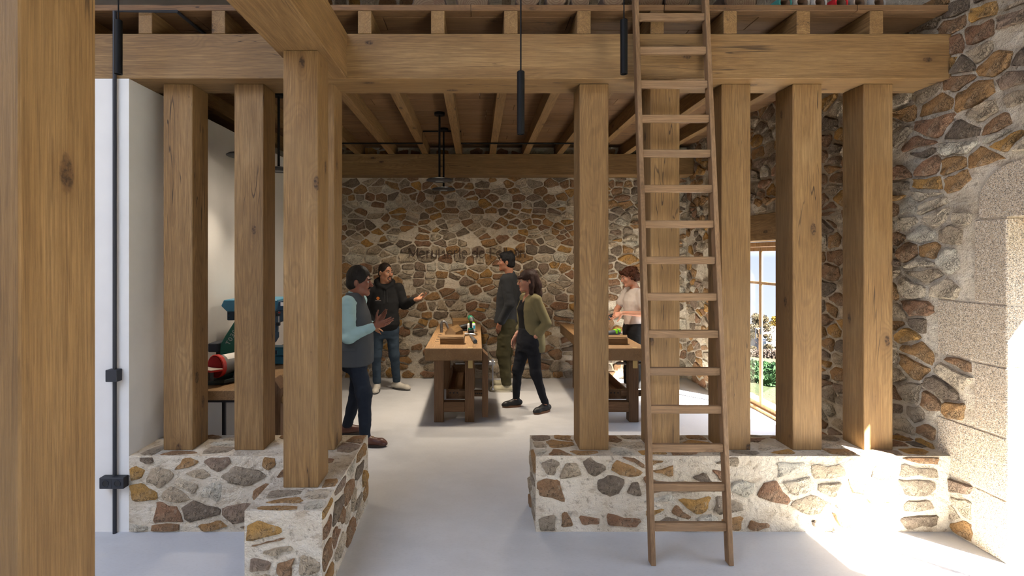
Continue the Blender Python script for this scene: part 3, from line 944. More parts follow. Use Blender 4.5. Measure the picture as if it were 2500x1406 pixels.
# ------------------------------------------------------------------ workbenches
BT = .826
def workbench():
    t = thing('workbench', 'heavy wooden workbench in the middle, under the wall lettering, with leg vise', 'workbench', (-.256, 6.44, 0), 'workbenches with leg vises')
    obj('bench_top', box(B(), -.5697, .058, 5.45, 7.43, BT - .137, BT, .006), top_m, t, (-.256, 6.44, BT))
    for y0 in (5.493, 6.87):
        for x0 in (-.471, -.131):
            obj('leg', box(B(), x0, x0 + .1035, y0, y0 + .115, 0, BT - .138, .004), bench_m['z'], t, (x0, y0, 0))
        obj('stretcher', box(B(), -.366, -.132, y0 + .006, y0 + .10, .110, .222, .004), bench_m['x'], t, (-.25, y0, .11))
    bm = B()
    for a, b, c, d, e, f in ((-.345, -.325, 5.62, 6.86, .222, .33), (-.125, -.105, 5.62, 6.86, .222, .33), (-.324, -.126, 5.62, 5.645, .222, .33),
                             (-.324, -.126, 6.83, 6.86, .222, .36), (-.324, -.126, 5.646, 6.829, .222, .24)):
        box(bm, a, b, c, d, e, f, .002)
    obj('tray', bm, bench_m['y'], t, (-.23, 6.2, .222))
    bm = B()
    for i in range(5): lathe(bm, [(.0095, 0), (.0095, .001), (0, .001)], (-.30 + .04 * i, 5.6195, .292), (0, -1, 0), 10)
    obj('peg_hole_shade', bm, dark_m, t, (-.22, 5.62, .29))  # flat dark discs painted as the shade of drilled holes
    # leg vise on the right-hand side
    bm = B()
    prism(bm, [(.060, .045), (.126, .045), (.126, .725), (.062, .79), (.060, .79)], 'y', 5.515, 5.69, bev=.004)
    vc = obj('vise_chop', bm, bench_m['z'], t, (.09, 5.6, .045))
    obj('vise_screw', tube(B(), [(-.24, 5.60, .63), (.13, 5.60, .63)], .016, 12), iron_m, t, (0, 5.6, .63), smooth=SH)
    hb = obj('vise_hub', lathe(B(), [(.026, 0), (.028, .006), (.028, .065), (.024, .074), (0, .074)], (.132, 5.60, .632), (1, 0, 0), 18), zinc_m, t, (.16, 5.6, .63), smooth=SH)
    bm = B()
    tube(bm, [(.178, 5.555, .665), (.178, 5.555, .36)], .0075, 10)
    for zz in (.668, .352): lathe(bm, [(0, -.016), (.011, -.012), (.0155, 0), (.011, .012), (0, .016)], (.178, 5.555, zz), n=12)
    obj('vise_bar', bm, zinc_m, hb, (.178, 5.555, .5), smooth=SH)
    obj('guide_bar', box(B(), -.20, .068, 5.575, 5.615, .262, .330, .003), bench_m['x'], t, (-.1, 5.6, .3))
    bm = B()
    for i in range(4): lathe(bm, [(.0085, 0), (.0085, .001), (0, .001)], (-.012 + .022 * i, 5.5745, .296), (0, -1, 0), 10)
    obj('pin_hole_shade', bm, dark_m, t, (0, 5.6, .3))  # dark discs on the bar, hole shade given by colour alone
    obj('planing_stop', box(B(), -.095, -.045, 5.474, 5.492, .60, BT - .139, .002), brass_m, t, (-.07, 5.48, .6))
    obj('stop_top', box(B(), -.097, -.045, 5.482, 5.515, BT - .002, BT + .0016, .0005), brass_m, t, (-.07, 5.5, BT))
    for i in range(7):
        y = 5.85 + .175 * i
        obj('dog_hole_shade', box(B(), -.490, -.445, y, y + .028, BT - .006, BT + .0012), dark_m, t, (-.47, y, BT))  # dark plug set flush, its colour standing in for the shade inside a dog hole
    return t
wb1 = workbench()
wb2 = copy_tree(wb1, None, Vector((1.815, 0, 0)))
tag(wb2, 'heavy wooden workbench at right, partly behind the oak post, where the curly-haired worker stands')

def bump_block(name, poly, L, loc, rz, label, endm=1, seed=0):
    """split billet: an uneven prism along its own x axis."""
    r = random.Random(seed)
    t = thing(name, label, 'wood block', loc)
    t.rotation_euler = (0, 0, rz)
    bm = B()
    prism(bm, poly, 'x', -L / 2, L / 2, 0, 1, bev=0)
    for v in bm.verts:
        if v.co.z > .01:
            v.co.z += r.uniform(-.005, .005); v.co.y += r.uniform(-.006, .006); v.co.x += r.uniform(-.01, .01)
    o = obj('billet', bm, [block_m, endgrain], t, local=True)
    return t
bump_block('wood_block', [(-.055, .0005), (.06, .0005), (.062, .055), (.02, .10), (-.045, .082), (-.06, .07)], .27, (-.28, 5.74, BT), -.06, 'split wood block lying across the front of the middle workbench', seed=1)
bump_block('wood_block', [(-.072, .0005), (.072, .0005), (.066, .05), (.006, .125), (-.068, .055)], .24, (-.285, 6.34, BT), math.radians(68), 'split wood block with pointed end facing the viewer on the middle workbench', seed=2)
bump_block('wood_block', [(-.07, .0005), (.07, .0005), (.07, .06), (.05, .125), (-.06, .10)], .25, (-.215, 7.08, BT), math.radians(8), 'split wood block furthest back on the middle workbench', seed=3)
bump_block('wood_block', [(-.055, .0005), (.06, .0005), (.062, .055), (.02, .10), (-.045, .082), (-.06, .07)], .30, (1.57, 5.72, BT), -.06, 'split wood block at the front of the right workbench', seed=1)

def holdfast():
    x, y = -.470, 6.62
    t = thing('bench_holdfast', 'grey iron holdfast with bent arm standing on the middle workbench', 'clamp', (x, y, BT))
    pts = [(x, y, BT), (x, y, BT + .09), (x + .004, y, BT + .118), (x + .02, y, BT + .137), (x + .042, y, BT + .138), (x + .062, y, BT + .118),
           (x + .075, y + .0, BT + .08), (x + .092, y, BT + .045), (x + .118, y, BT + .022), (x + .142, y, BT + .011)]
    obj('shaft', tube(B(), pts[:4], [.019, .019, .019, .018], 12), iron_m, t, smooth=SH)
    obj('arm', tube(B(), pts[3:], [.018, .018, .017, .016, .015, .013, .010], 12), iron_m, t, smooth=SH)
holdfast()

def cordless_drill(loc, rz, label, body=teal_m):
    t = thing('cordless_drill', label, 'drill', loc)
    t.rotation_euler = (0, 0, rz)
    # its barrel points along -y of its own frame, standing on the battery
    o = dict(local=True)
    obj('battery', box(B(), -.035, .035, -.05, .06, .0005, .062, .006), dark_m, t, **o)
    obj('battery_collar', box(B(), -.031, .031, -.04, .05, .062, .080, .005), body, t, **o)
    bm = B(); tube(bm, [(0, .005, .075), (0, .012, .12), (0, .02, .185)], [.017, .018, .021], 12)
    obj('handle', bm, dark_m, t, smooth=SH, **o)
    bm = B(); lathe(bm, [(.030, -.09), (.036, -.08), (.036, .05), (.030, .055), (.030, .06)], (0, 0, .205), (0, -1, 0), 20)
    obj('motor_housing', bm, body, t, smooth=SH, **o)
    bm = B(); lathe(bm, [(.029, .058), (.029, .085), (.020, .10), (.016, .115), (.008, .115), (.008, .10), (0, .10)], (0, 0, .205), (0, -1, 0), 20)
    obj('chuck', bm, zinc_m, t, smooth=SH, **o)
    obj('trigger', box(B(), -.008, .008, -.018, -.006, .135, .165, .003), dark_m, t, **o)
    return t
cordless_drill((-.075, 6.42, BT), .12, 'green and black cordless drill standing upright on the middle workbench')

def router_tool(loc, rz, label, body, acc):
    t = thing('power_sander', label, 'power tool', loc)
    t.rotation_euler = (0, 0, rz)
    o = dict(local=True)
    obj('sole_plate', box(B(), -.13, .06, -.035, .035, .0005, .022, .004), dark_m, t, **o)
    bm = B(); tube(bm, [(-.135, 0, .045), (-.10, 0, .05), (-.03, 0, .058), (.05, 0, .07), (.095, 0, .078), (.108, 0, .079)], [.020, .028, .036, .036, .034, .022], 14)
    obj('motor_body', bm, body, t, smooth=SH, **o)
    bm = B(); tube(bm, [(.055, 0, .050), (.085, 0, .022), (.10, 0, .014)], [.026, .022, .014], 10)
    obj('handle', bm, body, t, smooth=SH, **o)
    bm = B(); box(bm, .03, .058, -.037, .037, .06, .105, .003); box(bm, .074, .098, -.0355, .0355, .076, .112, .003)
    obj('grip_accent', bm, acc, t, **o)
    return t
router_tool((-.13, 6.74, BT), .35, 'black power tool with lime green stripes lying behind the blocks on the middle workbench', dark_m, lime_m)
router_tool((1.665, 6.12, BT), .18, 'slate grey power tool with lime green end on the right workbench', grey_pl, lime_m)

def battery_pack():
    t = thing('battery_charger', 'white box with blue mark standing behind the drill on the middle workbench', 'charger', (-.07, 6.66, BT))
    obj('case', box(B(), -.125, -.018, 6.62, 6.70, BT + .0005, BT + .105, .006), white_m, t)
    obj('label', box(B(), -.048, -.022, 6.617, 6.6202, BT + .045, BT + .085), cyan_m, t)
battery_pack()

def hammer():
    t = thing('hammer', 'long-handled grey hammer lying at the right front of the middle workbench', 'hammer', (-.085, 6.30, BT + .002))
    o = dict(local=True)
    bm = B()
    tube(bm, [(-.068, .0, .020), (-.045, .0, .020), (-.01, .0, .019), (.02, .012, .02), (.066, .032, .016)], [.020, .018, .014, .013, .007], 12)
    ch = obj('hammer_head', bm, zinc_m, t, smooth=SH, **o)
    obj('claw', tube(B(), [(.0, .0, .019), (.03, -.010, .02), (.068, -.022, .016)], [.013, .011, .006], 10), zinc_m, ch, local=True, smooth=SH)
    obj('handle', tube(B(), [(-.002, -.012, .019), (.02, -.18, .019), (.042, -.36, .021), (.066, -.545, .023)], [.011, .014, .022, .023], 12), iron_m, t, smooth=SH, **o)
    obj('end_cap', tube(B(), [(.066, -.545, .023), (.068, -.562, .023)], [.0235, .0235], 12), simple('blue_grey_rubber', (.06, .09, .11), .6), t, smooth=SH, **o)
hammer()

# ------------------------------------------------------------------ machine bench along the white wall
MX = -1.645
def machine_bench():
    t = thing('machine_bench', 'long wood-topped bench on a black steel frame along the white wall, under the machines', 'workbench', (-1.98, 4.6, 0))
    obj('bench_top', box(B(), LX + .004, MX, 3.715, 5.24, .756, .829, .004), top_m, t, (-1.98, 4.5, .8))
    bm = B()
    box(bm, LX + .02, MX - .02, 3.735, 3.765, .735, .7555); box(bm, LX + .02, MX - .02, 5.19, 5.22, .735, .7555)
    box(bm, LX + .02, LX + .05, 3.765, 5.19, .735, .7555); box(bm, MX - .05, MX - .02, 3.765, 5.19, .735, .7555)
    obj('steel_frame', bm, steel_blk, t, (-1.98, 4.5, .74))
    for x in (-2.075, MX - .05):
        for y in (4.05, 5.17):
            obj('leg', box(B(), x, x + .025, y, y + .025, 0, .735, .002), steel_blk, t, (x, y, 0))
    vc = obj('vise_chop', prism(B(), [(MX + .003, .05), (MX + .067, .05), (MX + .067, .765), (MX + .012, .845), (MX + .003, .845)], 'y', 4.0, 4.15, bev=.003), bench_m['z'], t, (MX, 4.07, .05))
    obj('vise_screw', lathe(B(), [(.020, -.20), (.020, -.005), (.036, 0), (.038, .008), (.026, .014), (.024, .05), (.030, .055), (.030, .10), (0, .105)], (MX + .067, 4.05, .673), (1, 0, 0), 18), pine_m, t, (MX, 4.05, .673), smooth=SH)
machine_bench()

def drill_press():
    bx, by, hy = -1.93, 4.63, 4.47
    z0 = .829
    t = thing('drill_press', 'blue bench drill press with wide belt housing, between the posts at left', 'drill press', (bx, by, z0))
    bm = B(); box(bm, bx - .16, bx + .165, by - .02, by + .24, z0 + .0045, z0 + .07, .006)
    obj('base', bm, blue_m, t)
    obj('base_foot', box(B(), bx - .15, bx + .15, by - .01, by + .22, z0 + .0004, z0 + .0045), dark_m, t)
    vi = obj('vise', box(B(), bx - .10, bx + .165, by + .0, by + .15, z0 + .0705, z0 + .155, .012), blue_m, t)
    obj('vise_screw', box(B(), bx + .03, bx + .075, by - .004, by + .0005, z0 + .09, z0 + .13, .002), navy_m, vi)
    obj('column', tube(B(), [(bx - .05, by + .19, z0 + .07), (bx - .05, by + .19, z0 + .56)], .027, 18), zinc_m, t, smooth=SH)
    obj('head', box(B(), bx - .14, bx + .12, hy - .02, hy + .36, z0 + .39, z0 + .512, .012), navy_m, t)
    mb = obj('motor_bracket', box(B(), bx - .325, bx - .262, hy + .02, hy + .20, z0 + .425, z0 + .508, .006), navy_m, t)
    for zz in (.449, .485):
        obj('bolt', lathe(B(), [(.006, 0), (.006, .003), (0, .003)], (bx - .305, hy + .019, z0 + zz), (0, -1, 0), 8), dark_m, mb)
    obj('motor', lathe(B(), [(.04, 0), (.048, .01), (.048, .10), (.052, .11), (.052, .20), (.045, .21)], (bx - .215, hy + .1, z0 + .30), n=20), navy_m, t, smooth=SH)
    zb = z0 + .513
    prof = [(-.33, .052), (-.305, .105), (.168, .105), (.187, .052), (.150, .0), (-.278, .0)]
    obj('belt_housing', prism(B(), [(bx + p_, zb + q_) for p_, q_ in prof], 'y', hy - .075, hy + .30, bev=.006), blue_m, t)
    fc = obj('switch_face', prism(B(), [(bx + .172, zb + .008), (bx + .285, zb + .025), (bx + .285, zb + .115), (bx + .188, zb + .095)], 'y', hy - .10, hy + .05, bev=.004), navy_m, t)
    obj('label', box(B(), bx + .208, bx + .262, hy - .103, hy - .1005, zb + .055, zb + .087), white_m, fc)
    obj('spindle', lathe(B(), [(.036, .40), (.036, .34), (.045, .33), (.045, .28), (.034, .262), (.022, .24), (.010, .23), (.010, .17), (0, .165)], (bx + .115, hy - .02, z0), n=20), navy_m, t, smooth=SH)
    obj('depth_rod', tube(B(), [(bx + .163, hy - .03, z0 + .512), (bx + .163, hy - .03, z0 + .33)], .005, 8), zinc_m, t, smooth=SH)
    for k0, k1 in ((.385, .415), (.47, .493)):
        obj('depth_stop', box(B(), bx + .142, bx + .177, hy - .045, hy - .02, z0 + k0, z0 + k1, .003), dark_m, t)
    obj('stop_button', lathe(B(), [(.010, 0), (.010, .012), (0, .014)], (bx + .168, hy - .03, z0 + .496), n=12), red_m, t)
drill_press()

def belt_sander():
    z0 = .829
    cx_, cy_ = -1.99, 3.99
    t = thing('disc_sander', 'bench sander with red sanding disc, grey motor drum and green belt arm', 'sander', (cx_, cy_, z0))
    bm = B()
    prism(bm, [(-2.23, 3.875), (-1.965, 3.875), (-1.81, 4.08), (-1.81, 4.24), (-2.23, 4.24)], 'z', z0 + .012, z0 + .04, bev=.003)
    box(bm, -2.22, -1.98, 3.88, 3.91, z0 + .0005, z0 + .013); box(bm, -2.2, -1.84, 4.2, 4.235, z0 + .0005, z0 + .013)
    obj('base', bm, simple('green_black_iron', (.012, .022, .021), .4), t, (cx_, cy_, z0))
    # disc and drum: axis leans to the right, away from the viewer
    ax = Vector((.42, .9, 0)).normalized()
    c = Vector((-2.054, 3.915, z0 + .137))
    obj('motor_drum', lathe(B(), [(.080, .03), (.080, .27), (.073, .28), (0, .28)], c, ax, 36), grey_m, t, smooth=SH)
    obj('disc_guard', lathe(B(), [(.080, .035), (.090, .03), (.092, .0), (.087, -.006), (.083, -.004), (.083, .010), (0, .010)], c, ax, 40), red_m, t, smooth=SH)
    obj('sanding_disc', lathe(B(), [(.080, -.002), (.080, -.008), (0, -.008)], c, ax, 36), paper_red, t, smooth=SH)
    # paper label curved over the drum
    u, w, d = frame_of(ax)
    up = Vector((0, 0, 1)); side = ax.cross(up)
    bm = B(); rows = []
    for a in [-52 + 6 * i for i in range(10)]:
        a = math.radians(a)
        q = up * math.cos(a) + side * -math.sin(a)
        rows.append([bm.verts.new(c + ax * h + q * .0808) for h in (.06, .19)])
    for r1, r2 in zip(rows, rows[1:]): bm.faces.new((r1[0], r1[1], r2[1], r2[0]))
    obj('label', bm, white_m, t)
    # small tilting table
    M = Matrix.Translation(Vector((c.x - .0, c.y - .055, z0 + .128))) @ Matrix.Rotation(math.atan2(ax.x, ax.y) * -1, 4, 'Z')
    bm = B(); prism(bm, [(-.12, -.05), (.055, -.05), (.085, .035), (-.12, .035)], 'z', -.012, 0, 0, M=M)
    tb = obj('work_table', bm, red_m, t)
    bm = B(); prism(bm, [(-.116, -.047), (.053, -.047), (.081, .033), (-.116, .033)], 'z', .0002, .004, 0, M=M)
    obj('table_plate', bm, alu_m, tb)
    bm = B(); box(bm, -.12, -.02, -.03, .02, -.088, -.0125, .004, M=M)
    obj('table_bracket', bm, green_m, t)
    bm = B(); lathe(bm, [(.008, 0), (.008, .03), (.015, .032), (.015, .045), (0, .045)], M @ Vector((.01, -.03, -.055)), (0, -1, 0), 12); box(bm, .0, .022, -.035, .0, -.088, -.0125, .002, M=M)
    obj('clamp_knob', bm, dark_m, t)
    # switch box with yellow plate
    bm = B(); prism(bm, [(3.94, z0 + .041), (4.08, z0 + .041), (4.08, z0 + .16), (4.01, z0 + .16)], 'x', -1.935, -1.845, bev=.004)
    sbx = obj('switch_box', bm, dark_m, t, (-1.92, 4.09, z0 + .1))
    Ms = Matrix.Translation(Vector((-1.895, 3.973, z0 + .100))) @ Matrix.Rotation(-math.radians(31.3), 4, 'X')
    obj('switch_plate', box(B(), -.030, .045, -.005, .003, -.022, .03, .001, M=Ms), yellow_m, sbx)
    # leaning green belt arm with raised letters on the face towards the viewer
    yb0, yb1 = 4.17, 4.25
    poly = [(-2.153, z0 + .041), (-1.86, z0 + .041), (-1.84, z0 + .30), (-1.86, z0 + .52), (-1.92, z0 + .57), (-1.985, z0 + .53), (-2.046, z0 + .435), (-2.112, z0 + .331), (-2.148, z0 + .265), (-2.153, z0 + .20)]
    bm = B(); prism(bm, poly, 'y', yb0, yb1, bev=.004)
    arm = obj('belt_arm', bm, green_m, t, (-2.0, 4.2, z0))
    obj('belt_motor', box(B(), -2.238, -2.155, 4.14, 4.30, z0 + .205, z0 + .278, .006), steel_blk, t, (-2.22, 4.2, z0 + .16))
    obj('motor_stand', box(B(), -2.19, -2.158, 4.18, 4.23, z0 + .041, z0 + .2045), dark_m, t, (-2.19, 4.2, z0 + .06))
    obj('belt_table', box(B(), -1.90, -1.78, 4.05, 4.155, z0 + .195, z0 + .207, .002), red_m, t, (-1.84, 4.1, z0 + .2))
    # letters: T O 3 B running up the slope
    G = {'T': [([(0, .95), (.7, .95)], .17), ([(.35, .9), (.35, 0)], .17)],
         'O': [(arcp(.38, .5, .30, .42, 0, 360, 22), .16)],
         '3': [([(.58, 0), (.58, 1)], .16), ([(.06, .93), (.6, .93)], .14), ([(.14, .5), (.6, .5)], .14), ([(.06, .07), (.6, .07)], .14)],
         'C': [(arcp(.38, .5, .30, .42, 50, 310, 18), .16)],
         'B': [([(.08, 0), (.08, 1)], .16), (arcp(.16, .74, .32, .20, 90, -90, 10), .14), (arcp(.16, .27, .36, .21, 90, -90, 10), .14)],
         'E': [([(.08, 0), (.08, 1)], .16), ([(.08, .93), (.6, .93)], .14), ([(.08, .5), (.52, .5)], .14), ([(.08, .07), (.6, .07)], .14)]}
    th, s = math.radians(61), .037
    for i, ch in enumerate('TO3C'):
        bm = B()
        def M2(p, i=i):
            a, b = (p[0] + i * .95) * s, p[1] * s
            return (-2.072 + a * math.cos(th) - b * math.sin(th), z0 + .258 + a * math.sin(th) + b * math.cos(th))
        for pts, w in G[ch]: stroke(bm, pts, w * s / 1.0 if False else w, lambda p, M2=M2: M2(p), yb0 - .0025, yb0 - .0002)
        bmesh.ops.recalc_face_normals(bm, faces=bm.faces[:])
        obj('letter', bm, simple('letter_grey', (.30, .31, .29), .5) if i == 0 else bpy.data.materials['letter_grey'], arm, (-2.1, yb0, z0 + .2))
belt_sander()

# second bench behind, only glimpsed between two posts
def rear_bench():
    t = thing('workbench', 'low brown bench with shelf boards, half hidden behind the machine bench at left', 'workbench', (-1.95, 5.8, 0))
    obj('bench_top', box(B(), LX + .01, -1.70, 5.42, 6.15, .70, .79, .005), bench_m['y'], t, (-2, 5.8, .7))
    for y in (5.5, 5.98):
        for x in (-2.25, -1.82):
            obj('leg', box(B(), x, x + .1, y, y + .1, 0, .70, .003), bench_m['z'], t, (x, y, 0))
    for z in (.14, .28, .42):
        obj('shelf_board', box(B(), -2.148, -1.822, 5.505, 6.07, z, z + .03, .003), pine_m, t, (-2, 5.8, z))
rear_bench()
for i, (x0, x1, y0, y1, z0, z1, lab) in enumerate((
        (-2.13, -1.70, 3.84, 4.03, .0, .05, 'pine board lowest and nearest in the stack under the machine bench'),
        (-2.03, -1.70, 3.96, 4.22, .05, .10, 'pine board in the middle of the stack under the machine bench'),
        (-1.99, -1.70, 4.05, 4.36, .10, .155, 'pine board on top of the stack under the machine bench'),
        (-2.03, -1.70, 4.04, 4.40, .0, .049, 'pine board lowest and furthest back in the stack under the machine bench'))):
    solid('pine_board', x0, x1, y0, y1, z0, z1 - .0005, pine_m, lab, 'board', .003, 'boards under the machine bench')

# ------------------------------------------------------------------ goods on the loft
def log(px0, px1, d, label, L=.6, tilt=0.0, cross=False):
    r = (px1 - px0) * d / F / 2
    x = ((px0 + px1) / 2 - VX) * d / F
    t = thing('log', label, 'log', (x, d, ZD), 'logs stored on the loft edge')
    c = Vector((x, d, ZD + r + .001))
    ax = Vector((tilt, 1, 0)).normalized() if not cross else Vector((1, tilt, 0)).normalized()
    rr = random.Random(int(px0))
    n = 22
    wob = [1 + .05 * math.sin(k * 2.1 + px0) + rr.uniform(-.02, .02) for k in range(n)]
    bm = B()
    u, w, dd = frame_of(ax)
    rings = []
    for h, s in ((0, .90), (.004, 1.0), (L - .004, 1.0), (L, .9)):
        rings.append([bm.verts.new(c + ax * h + (u * math.cos(2 * math.pi * k / n) + w * math.sin(2 * math.pi * k / n)) * min(r, r * s * wob[k] * .98)) for k in range(n)])
    for a, b in zip(rings, rings[1:]):
        for k in range(n): bm.faces.new((a[k], a[(k + 1) % n], b[(k + 1) % n], b[k]))
    obj('bark', bm, bark_m, t, smooth=SH)
    bm = B()
    for ring, rev in ((rings and [c + ax * -.001 + (u * math.cos(2 * math.pi * k / n) + w * math.sin(2 * math.pi * k / n)) * r * .91 * wob[k] * .98 for k in range(n)], True),
                      ([c + ax * (L + .001) + (u * math.cos(2 * math.pi * k / n) + w * math.sin(2 * math.pi * k / n)) * r * .91 * wob[k] * .98 for k in range(n)], False)):
        vs_ = [bm.verts.new(p_) for p_ in ring]
        ce = bm.verts.new(sum((v.co for v in vs_), Vector()) / n)
        for k in range(n):
            bm.faces.new((vs_[(k + 1) % n], vs_[k], ce) if rev else (vs_[k], vs_[(k + 1) % n], ce))
    obj('cut_end', bm, logend_m, t)
def logend_mat():
    t = NT('log_end_rings')
    v, r = shifted(t)
    tc = t.n('ShaderNodeTexCoord').outputs['Object']
    s = t.n('ShaderNodeSeparateXYZ', {0: tc})
    rad = t.math('SQRT', t.math('ADD', t.math('POWER', s.outputs[0], 2.0), t.math('POWER', t.math('SUBTRACT', s.outputs[2], .09), 2.0)))
    n = t.noise(tc, 14, 3)
    rings = t.smooth(t.math('SINE', t.math('MULTIPLY', t.math('ADD', rad, t.math('MULTIPLY', n, .03)), 420.0)), -1, 1)
    col = t.ramp(rings, [(0, (.14, .085, .045)), (1, (.215, .145, .085))])
    col = t.mix(t.smooth(n, .45, .7), col, (.15, .08, .045))
    t.bsdf(col, .85)
    return t.m
logend_m = logend_mat()
bark_m = simple('tree_bark', (.085, .055, .038), .95, 0, 25, .6, 40, .9)
for px0, px1, d, lab in ((1002, 1094, 3.62, 'log on the loft furthest left, above the joists beside the cross beam'),
                         (1112, 1196, 3.50, 'log on the loft second from the left'),
                         (1258, 1318, 3.40, 'small log on the loft just right of the lowest tube lamp cable'),
                         (1332, 1384, 3.38, 'pale-edged log on the loft between the two tube lamp cables'),
                         (1394, 1442, 3.40, 'log on the loft in the middle between the two tube lamp cables'),
                         (1470, 1528, 3.38, 'log on the loft directly above the left tube lamp by the ladder'),
                         (1556, 1622, 3.42, 'log on the loft between the ladder rails, left one'),
                         (1622, 1686, 3.42, 'log on the loft between the ladder rails, right one'),
                         (1768, 1850, 3.46, 'log on the loft right of the ladder, beside the teal fabric roll')):
    log(px0, px1, d, lab)
def roll(px, d, r, L, tilt, mat, label):
    x = (px - VX) * d / F
    t = thing('fabric_roll', label, 'roll', (x, d, ZD), 'fabric rolls on the loft')
    c = Vector((x, d, ZD + r + .001))
    ax = Vector((tilt, 1, 0)).normalized()
    obj('fabric', lathe(B(), [(r * .78, .004), (r * .78, 0), (r, 0), (r, L), (r * .78, L), (r * .78, L - .004)], c, ax, 30, cap=False), mat, t, smooth=SH)
    obj('cardboard_core', lathe(B(), [(r * .70, .27), (r * .70, .006), (r * .775, .006), (r * .775, L - .006), (r * .7, L - .006), (r * .7, L - .27)], c, ax, 26, cap=False), card_m, t, smooth=SH)
card_m = simple('cardboard', (.20, .12, .07), .9, 0, 30, .2)
fab = lambda n, c: simple(n, c, .9, 0, 90, .35, 250, .3)
roll(1918, 3.38, .049, .55, -.12, fab('teal_fabric', (.05, .22, .19)), 'teal speckled fabric roll on the loft')
roll(1960, 3.38, .052, .55, -.12, fab('beige_fabric', (.36, .32, .26)), 'beige fabric roll on the loft, between the teal and white rolls')
roll(2003, 3.38, .049, .55, -.12, fab('white_fabric', (.46, .43, .38)), 'white fabric roll on the loft left of the red one')
roll(2055, 3.38, .049, .55, -.12, fab('red_fabric', (.50, .015, .02)), 'red fabric roll on the loft')
roll(2100, 3.38, .050, .55, -.12, fab('sand_fabric', (.30, .25, .20)), 'sand coloured fabric roll on the loft right of the red one')
roll(2147, 3.38, .049, .55, -.12, fab('light_grey_fabric', (.40, .38, .35)), 'light grey fabric roll on the loft nearest the right stone wall')

# ------------------------------------------------------------------ outdoors: falling meadow, hedge, trees, barn
def ground_z(x, y):
    t = .495 * x + .869 * y
    s = max(0.0, t - 7.5)
    if x < 3.0: s = 0
    return -.06 - .165 * max(0, min(s, 110)) * min(1, s / 3.0) + .04 * math.sin(x * 1.3) * min(1, s / 6)
def meadow_mat():
    t = NT('meadow_grass')
    v = t.n('ShaderNodeTexCoord').outputs['Object']
    a = t.noise(v, .30, 4, .6)
    b = t.noise(v, 2.6, 5, .65)
    c = t.noise(v, 18, 4, .7)
    col = t.ramp(b, [(.3, (.015, .017, .006)), (.5, (.028, .026, .013)), (.7, (.040, .036, .021))])
    col = t.mix(t.smooth(a, .47, .60), col, (.014, .020, .007))
    col = t.mix(t.math('MULTIPLY', t.smooth(c, .5, .3), .5), col, (.008, .01, .004))
    t.bsdf(col, .95, 0, t.bump(c, .8, .05), .1)
    return t.m
me = bpy.data.meshes.new('meadow')
gx = [3.69 + i * 1.5 for i in range(8)] + [16 + i * 4.0 for i in range(24)]
gx = [-60, -30, -12, -6.5, 3.68] + gx
gy = [-60, -30, -15, -6.5, 0, 3, 6] + [7.92 + 2.2 * i for i in range(10)] + [31 + 4 * i for i in range(15)]
gv = [(x, y, ground_z(x, y) if not (-7 < x < 3.685 and -7 < y < 7.9) else -.16) for y in gy for x in gx]
W_ = len(gx)
me.from_pydata(gv, [], [(j * W_ + i, j * W_ + i + 1, (j + 1) * W_ + i + 1, (j + 1) * W_ + i) for j in range(len(gy) - 1) for i in range(W_ - 1)])
me.polygons.foreach_set('use_smooth', [True] * len(me.polygons))
me.materials.append(meadow_mat())
tag(link(bpy.data.objects.new('meadow', me)), kind='structure')

def leaf_cloud(name, blobs, count, size, mat, rng, parent=None, wloc=(0, 0, 0), kind='stuff'):
    V, Fc = [], []
    for _ in range(count):
        c, r = blobs[rng.randrange(len(blobs))]
        d = Vector((rng.gauss(0, 1), rng.gauss(0, 1), rng.gauss(0, 1))).normalized() * (rng.random() ** .4)
        p = Vector(c) + Vector((d.x * r[0], d.y * r[1], d.z * r[2]))
        a = Vector((rng.gauss(0, 1), rng.gauss(0, 1), rng.gauss(0, 1))).normalized()
        b = a.cross(Vector((rng.gauss(0, 1), rng.gauss(0, 1), rng.gauss(0, 1)))).normalized()
        s = size * rng.uniform(.6, 1.4)
        o = len(V)
        V += [p - a * s, p + b * s * .55 , p + a * s, p - b * s * .55]
        Fc.append((o, o + 1, o + 2, o + 3))
    m = bpy.data.meshes.new(name)
    w = Vector(wloc)
    m.from_pydata([v - w for v in V], [], Fc)
    m.materials.append(mat)
    o = link(bpy.data.objects.new(name, m), parent, wloc)
    return tag(o, kind=kind)
def leaf_mat(name, a, b):
    t = NT(name)
    v = t.n('ShaderNodeTexCoord').outputs['Object']
    n = t.noise(v, 3.1, 4, .7)
    t.bsdf(t.ramp(n, [(.35, a), (.65, b)]), .8, 0, None, .1)
    return t.m
rl = random.Random(8)
def at_ray(px, d):
    """ground point under image column px at depth d"""
    x = (px - VX) * d / F
    return Vector((x, d, ground_z(x, d)))
